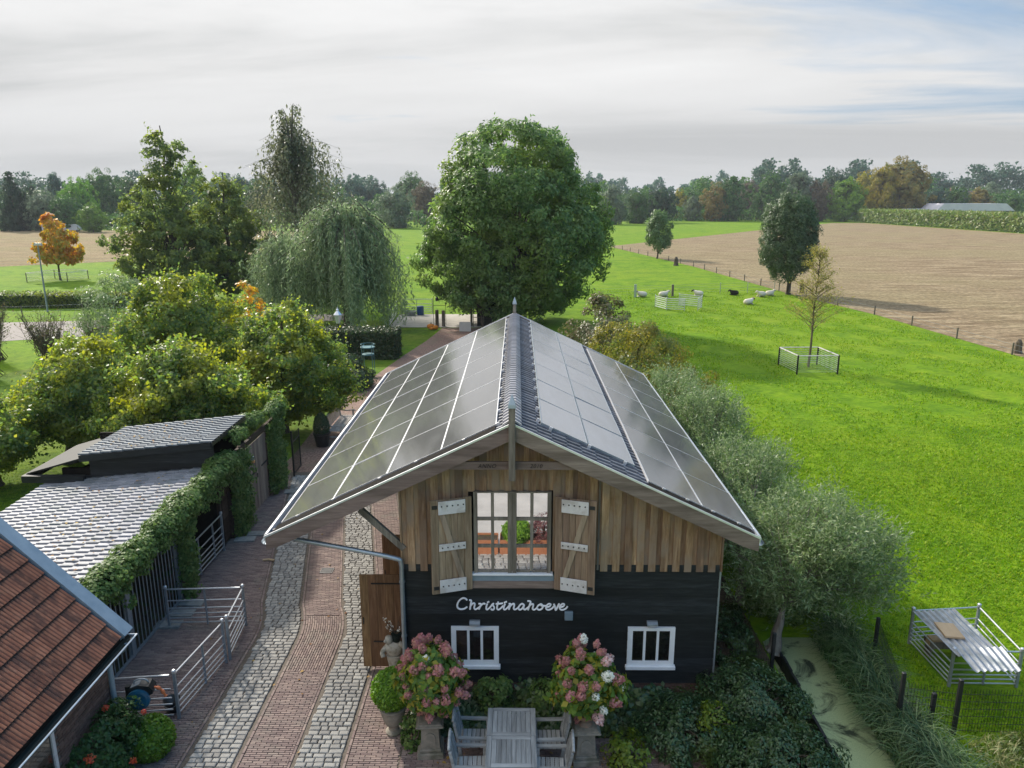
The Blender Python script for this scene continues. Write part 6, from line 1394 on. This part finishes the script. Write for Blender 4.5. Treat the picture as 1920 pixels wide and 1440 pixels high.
FAR = [
    (-163.7, 235, 20.5, 12.2, 'pine', 'cone', 'dark conifer at the far left edge behind the left field'),
    (-167.2, 250, 17.4, 9.2, 'pine', 'cone', 'shorter dark conifer second from the left edge of the far trees'),
    (-188.6, 300, 20.9, 8.8, 'teal', 'oval', 'slim blue-green tree rising behind the dark conifers at far left'),
    (-154.8, 236, 13.7, 12.2, 'grey', 'round', 'grey-green rounded tree in front of the far left conifers'),
    (-157.8, 262, 18.9, 13.5, 'lime', 'round', 'lighter green far tree left of the tall alder'),
    (-158.5, 280, 22.9, 15.4, 'oak', 'round', 'broad dark green far tree just left of the alder top'),
    (-145.2, 232, 12.3, 10.3, 'oak', 'round', 'low dark rounded tree above the white campers'),
    (-133.1, 225, 9.2, 8.7, 'lime', 'round', 'small yellow-green bush tree right of the white campers'),
    (-158.9, 300, 19.2, 15.3, 'oak', 'round', 'dark far tree glimpsed between alder branches'),
    (-133.0, 300, 25.5, 13.1, 'lime', 'oval', 'tall light green far tree between the two alders and the silver tree'),
    (-132.4, 330, 22.9, 14.4, 'grey', 'round', 'grey far tree right of the second alder'),
    (-127.4, 340, 21.4, 15.3, 'teal', 'round', 'bluish far tree left of the tall silver tree'),
    (-106.0, 300, 18.2, 13.1, 'oak', 'round', 'dark far tree behind the left edge of the weeping willow'),
    (-83.9, 380, 23.7, 16.4, 'teal', 'round', 'bluish far tree right of the tall silver tree'),
    (-75.0, 390, 21.9, 16.8, 'teal', 'round', 'hazy far tree above the right half of the weeping willow'),
    (-43.0, 260, 15.3, 13.3, 'grey', 'round', 'grey-green tree just left of the big ash'),
    (-56.8, 400, 26.0, 17.2, 'oak', 'round', 'round topped far tree left of the big ash crown'),
    (-37.7, 300, 18.2, 13.1, 'plum', 'round', 'brownish bushy tree touching the left edge of the ash'),
    (39.0, 300, 15.9, 13.4, 'grey', 'round', 'grey-green tree peeping out right of the big ash'),
    (51.3, 315, 15.5, 13.6, 'oak', 'round', 'left of the two dark trees on the far green meadow'),
    (63.1, 325, 16.3, 15.4, 'pine', 'round', 'right of the two dark trees on the far green meadow'),
    (83.1, 380, 15.8, 10.9, 'gold', 'round', 'small golden tree in the gap of the far row'),
    (83.0, 350, 12.2, 9.0, 'grey', 'oval', 'silvery slim tree in the far row left part'),
    (99.0, 400, 21.9, 17.1, 'lime', 'round', 'bright green topped tree in the far row left part'),
    (93.9, 350, 18.3, 15.1, 'rust', 'round', 'russet tinged tree in the left half of the far row'),
    (100.4, 350, 21.6, 16.6, 'oak', 'oval', 'tall dark oval tree in the left half of the far row'),
    (118.6, 380, 20.0, 16.3, 'plum', 'round', 'purple-brown tree in the far row left of the dense willow'),
    (119.6, 350, 23.5, 17.5, 'oak', 'round', 'tall rounded dark green tree directly behind the dense willow'),
    (132.9, 352, 22.7, 16.6, 'grey', 'oval', 'tall grey-green tree right of the dense willow top'),
    (141.9, 350, 19.9, 14.0, 'plum', 'oval', 'brown-grey tree right of the dense willow in the far row'),
    (178.1, 420, 27.6, 18.5, 'pine', 'round', 'dark pine crown rising behind the yellow-green tree'),
    (153.1, 345, 20.5, 18.3, 'lime', 'round', 'bright yellow-green rounded tree in the far row right part'),
    (173.6, 375, 23.4, 19.8, 'gold', 'round', 'yellow tinged tree left of the big russet tree'),
    (177.7, 345, 29.5, 27.6, 'rust', 'round', 'largest russet-brown tree of the far row on the right'),
    (167.7, 342, 26.3, 14.7, 'gold', 'round', 'golden crown leaning on the left of the russet tree'),
    (198.0, 350, 16.8, 12.5, 'teal', 'round', 'bluish tree right of the big russet tree'),
    (203.4, 345, 16.9, 14.3, 'oak', 'round', 'dark tree with olive top left of the farm roofs'),
    (218.3, 352, 15.9, 15.1, 'rust', 'round', 'olive-brown tree left of the farm roof'),
    (195.3, 340, 10.5, 17.0, 'pine', 'round', 'low dark shrubby tree above the maize right of the russet tree'),
    (218.2, 325, 12.3, 8.4, 'oak', 'round', 'round dark tree right of the white farm roof'),
    (265.5, 420, 19.8, 17.9, 'grey', 'round', 'grey tree behind the far farm roofs'),
]
# ------------------------------------------------------------------ far trees, each a copy of a unit tree
def unit_tree(shape, seed):
    rng = np.random.default_rng(seed)
    prof = {'round': [(0, .5), (.15, .85), (.4, 1), (.65, .9), (.85, .6), (1, .2)], 'oval': [(0, .5), (.2, .85), (.5, 1), (.75, .8), (.9, .5), (1, .15)], 'cone': [(0, .9), (.15, 1), (.4, .75), (.7, .42), (.9, .2), (1, .05)]}[shape]
    c, o = crown_clumps(rng, 170, prof, 0, 0, .5, .5, .03, .97, inner=.4, lump=.26)
    V, F = clump_leaves(rng, c, o, 13000, .06, flat=.8, L=.021, W=.017)
    c2, o2 = crown_clumps(rng, 60, prof, 0, 0, .42, .42, .05, .90, inner=1.0, lump=.2); V2, F2 = clump_leaves(rng, c2, o2, 2600, .10, flat=.9, L=.06, W=.05); F = np.concatenate([F, F2 + len(V)]); V = np.concatenate([V, V2])
    me = fmesh('crown', V, F, 'far_oak'); mb = MB(); limbs(rng, mb, (0, 0, 0), (0, 0, .8), .022, [tuple(p) for p in c], 10, wob=.02, lo=.2); return me, mb.mesh('trunk', 'bark')
UT = {(s, i): unit_tree(s, 200 + 7 * i + len(s)) for s in ('round', 'oval', 'cone') for i in range(3)}
rg = np.random.default_rng(9)
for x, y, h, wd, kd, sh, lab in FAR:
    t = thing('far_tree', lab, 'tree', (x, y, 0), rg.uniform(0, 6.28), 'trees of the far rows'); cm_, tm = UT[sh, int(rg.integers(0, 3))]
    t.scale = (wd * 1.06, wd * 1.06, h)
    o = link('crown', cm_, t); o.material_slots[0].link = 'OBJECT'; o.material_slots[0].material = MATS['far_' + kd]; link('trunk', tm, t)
def wood_band(name, label, pts, h, n, m, seed, L=1.6):
    rng = np.random.default_rng(seed); P = []; 
    for (x0, y0), (x1, y1) in zip(pts[:-1], pts[1:]):
        k = int(n * math.hypot(x1 - x0, y1 - y0) / sum(math.hypot(b[0] - a[0], b[1] - a[1]) for a, b in zip(pts[:-1], pts[1:])))
        u = rng.random(k); s = u * math.hypot(x1 - x0, y1 - y0) + x0 * .7
        hh = h * (.72 + .14 * np.sin(s * .09 + seed) + .12 * np.sin(s * .23 + 1) + .10 * np.sin(s * .61) + .06 * np.sin(s * 1.4))
        z = hh * (1 - (1 - rng.random(k)) ** 2.2 * 1.0); dep = rng.normal(size=k) * 5 + (z / hh) * 6
        P.append(np.stack([x0 + (x1 - x0) * u, y0 + (y1 - y0) * u + dep, z], 1))
    P = np.concatenate(P); V, F = leafgeo(rng, P, np.array([0, -.5, .5]) + rng.normal(size=P.shape) * .6, L, L * .7)
    o = link(name, fmesh(name, V, F, m)); tag(kind(o, 'stuff'), label, 'woodland')
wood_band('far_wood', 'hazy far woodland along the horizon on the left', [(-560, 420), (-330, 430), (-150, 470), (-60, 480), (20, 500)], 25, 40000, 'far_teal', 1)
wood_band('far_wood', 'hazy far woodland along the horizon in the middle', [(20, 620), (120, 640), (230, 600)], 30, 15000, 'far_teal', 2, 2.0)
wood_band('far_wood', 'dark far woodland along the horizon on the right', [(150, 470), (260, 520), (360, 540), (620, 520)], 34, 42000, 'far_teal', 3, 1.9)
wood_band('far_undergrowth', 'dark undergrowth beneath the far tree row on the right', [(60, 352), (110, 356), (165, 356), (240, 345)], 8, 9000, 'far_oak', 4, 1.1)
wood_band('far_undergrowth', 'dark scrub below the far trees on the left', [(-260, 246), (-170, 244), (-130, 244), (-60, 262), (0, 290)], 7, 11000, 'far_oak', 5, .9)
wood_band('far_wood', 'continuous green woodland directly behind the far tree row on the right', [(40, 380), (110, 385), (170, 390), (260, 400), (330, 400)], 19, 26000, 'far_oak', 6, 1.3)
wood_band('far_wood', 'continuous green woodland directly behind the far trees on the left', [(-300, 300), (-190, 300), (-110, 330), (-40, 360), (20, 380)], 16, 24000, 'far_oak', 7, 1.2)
# maize block beyond the stubble
rg = np.random.default_rng(17); n = 26000; u = rg.random(n); P = np.stack([153.5 + rg.random(n) ** 2 * 16, 150 + u * 182, 5.0 * (1 - rg.random(n) ** 2.5 * .98)], 1)
V, F = leafgeo(rg, P, np.array([-.8, -.3, .5]) + rg.normal(size=(n, 3)) * .5, 1.3, .4, bias=(0, 0, .8)); o = link('maize_block', fmesh('maize_block', V, F, 'maize_leaf')); tag(kind(o, 'stuff'), 'tall green maize standing along the far side of the stubble field', 'maize')
# farm buildings, campers, car
fb = thing('farm_building', 'low white roofed farm building beyond the maize at the right edge', 'building', (199, 322, 0)); MB().box(-14, 14, 0, 12, 0, 5.2).build('wall', 'far_wall', fb); MB().prism([(-17, 5.2), (17, 5.2), (13, 8.3), (-14, 8.3)], -1.5, 13).build('roof', 'far_roof', fb)
for x in (-10, -5, 0, 5, 10): MB().box(x - 1, x + 1, -.15, -.02, 2, 4).build('window', 'dark_glass', fb)
fh = thing('farm_house', 'slate roofed house rising behind the white farm roof', 'house', (210, 352, 0)); MB().box(-9, 9, 0, 9, 0, 7).build('wall', 'far_wall', fh); rf_ = MB().prism([(-1, 7), (10, 7), (4.5, 14)], -10, 10, 'x').build('roof', 'far_slate', fh); MB().box(-3, -1.8, 4, 5.2, 12, 15.5).build('chimney', 'house_brick', rf_)
for x in (-5, 0, 5): MB().box(x - .8, x + .8, -.12, -.02, 3.5, 5.5).build('window', 'dark_glass', fh)
fs = thing('field_shed', 'small shed with a white roof below the russet tree', 'shed', (178, 330, 0)); MB().box(-4, 4, 0, 5, 0, 4.6).build('wall', 'far_wall', fs); MB().prism([(-4.6, 4.6), (4.6, 4.6), (3.6, 6.0), (-3.2, 6.0)], -.5, 5.5).build('roof', 'far_roof', fs)
def camper(x, y, label, s=1.0):
    t = thing('white_camper', label, 'camper', (x, y, 0), R(8)); t.scale = (s, s, s)
    MB().prism([(-3.4, .6), (3.2, .6), (3.3, 1.5), (2.5, 2.2), (2.0, 3.1), (-3.3, 3.2)], -1.1, 1.1).build('body', 'far_white', t); MB().prism([(2.25, 1.75), (3.0, 1.65), (2.45, 2.2), (2.2, 2.3)], -1.12, 1.12).build('windscreen', 'dark_glass', t)
    for xx in (-2.2, -.6): MB().box(xx - .5, xx + .5, -1.13, -1.105, 1.9, 2.6).build('window', 'dark_glass', t)
    for xx in (-2.1, 2.0):
        for yy in (-1.0, 1.0): MB().lathe([(.38, -.12), (.38, .12)], n=14).xf(Matrix.Translation((xx, yy, .38)) @ Matrix.Rotation(R(90), 4, 'X')).build('wheel', 'black_metal', t)
camper(-148.5, 229, 'left white camper parked behind the left stubble field', .8); camper(-142.5, 230, 'right white camper parked behind the left stubble field', .75)
dk = MB(); 
for i in range(33):
    x = 40 + i * 4; hh = 12.5 * math.sin(math.pi * i / 32) ** .8
    for y, z in ((540, 0), (575, hh), (595, hh), (640, 0)): dk.v.append((x, y, z))
for i in range(32):
    for k in range(3): a = i * 4 + k; dk.f.append((a, a + 4, a + 5, a + 1))
o = dk.build('dike', 'pasture', smooth=True); kind(o, 'structure')
ca = thing('parked_car', 'tiny white car parked on the far green dike', 'car', (90, 585, 12.3), R(30)); MB().prism([(-2.1, .35), (2.1, .35), (2.15, .9), (1.2, 1.0), (.6, 1.5), (-1.3, 1.5), (-1.9, 1.0)], -.85, .85).build('body', 'far_white', ca)
for xx in (-1.3, 1.3):
    for yy in (-.8, .8): MB().lathe([(.32, -.1), (.32, .1)], n=12).xf(Matrix.Translation((xx, yy, .32)) @ Matrix.Rotation(R(90), 4, 'X')).build('wheel', 'black_metal', ca)
# ------------------------------------------------------------------ grass blades on the near pasture and lawn
rg = np.random.default_rng(77)
def scatter_grass(name, label, n, xr, yr, H, Wd, ok, m='grass_blade', falloff=None, fade=None):
    P = np.stack([rg.uniform(*xr, n), rg.uniform(*yr, n), np.zeros(n)], 1)
    if falloff: P[:, 1] = yr[0] + (yr[1] - yr[0]) * rg.random(n) ** falloff
    P = P[ok(P)]
    if fade: P = P[rg.random(len(P)) > np.clip((P[:, 1] - fade[0]) / (fade[1] - fade[0]), 0, 1)]
    o = link(name, blades(rg, P, H, Wd, .8, name, m, 2, .6)); tag(kind(o, 'stuff'), label, 'grass')
scatter_grass('pasture_grass', 'short bright green grass of the near pasture', 170000, (7.7, 24), (-5, 22), .095, .026, lambda P: (P[:, 0] > 8.3 - .06 * np.maximum(P[:, 1], 0)) & (P[:, 0] < 9 + (P[:, 1] + 13.5) * .62) & ~((np.abs(P[:, 0] - 9.95) < .8) & (np.abs(P[:, 1] - 1.2) < 1)), falloff=1.3, fade=(12, 22))
scatter_grass('pasture_tufts', 'tufts of longer grass dotted over the pasture', 80000, (4, 36), (5, 72), .14, .05, lambda P: (P[:, 0] > 7.6) & (P[:, 0] < 33 - (P[:, 1] - 35) * .1) & (np.sin(P[:, 0] * 1.7) + np.sin(P[:, 1] * 1.1 + P[:, 0] * .6) > -.6))
scatter_grass('lawn_grass', 'short grass of the lawn left of the shed', 30000, (-24, -13.4), (2, 14), .06, .02, lambda P: P[:, 0] < -13.4)
for nm, lab, poly, hh in (): pass
# ------------------------------------------------------------------ autumn haze
m, t = newmat('haze'); g = N(t); pv = g.n('ShaderNodeVolumePrincipled'); pv.inputs['Color'].default_value = (.82, .88, .95, 1); pv.inputs['Density'].default_value = .00018; pv.inputs['Anisotropy'].default_value = .15
o = g.n('ShaderNodeOutputMaterial'); g.l(pv.outputs[0], o.inputs['Volume'])
kind(MB().box(-4100, 4100, -310, 5100, -2.0, 40).build('haze', 'haze'), 'stuff')
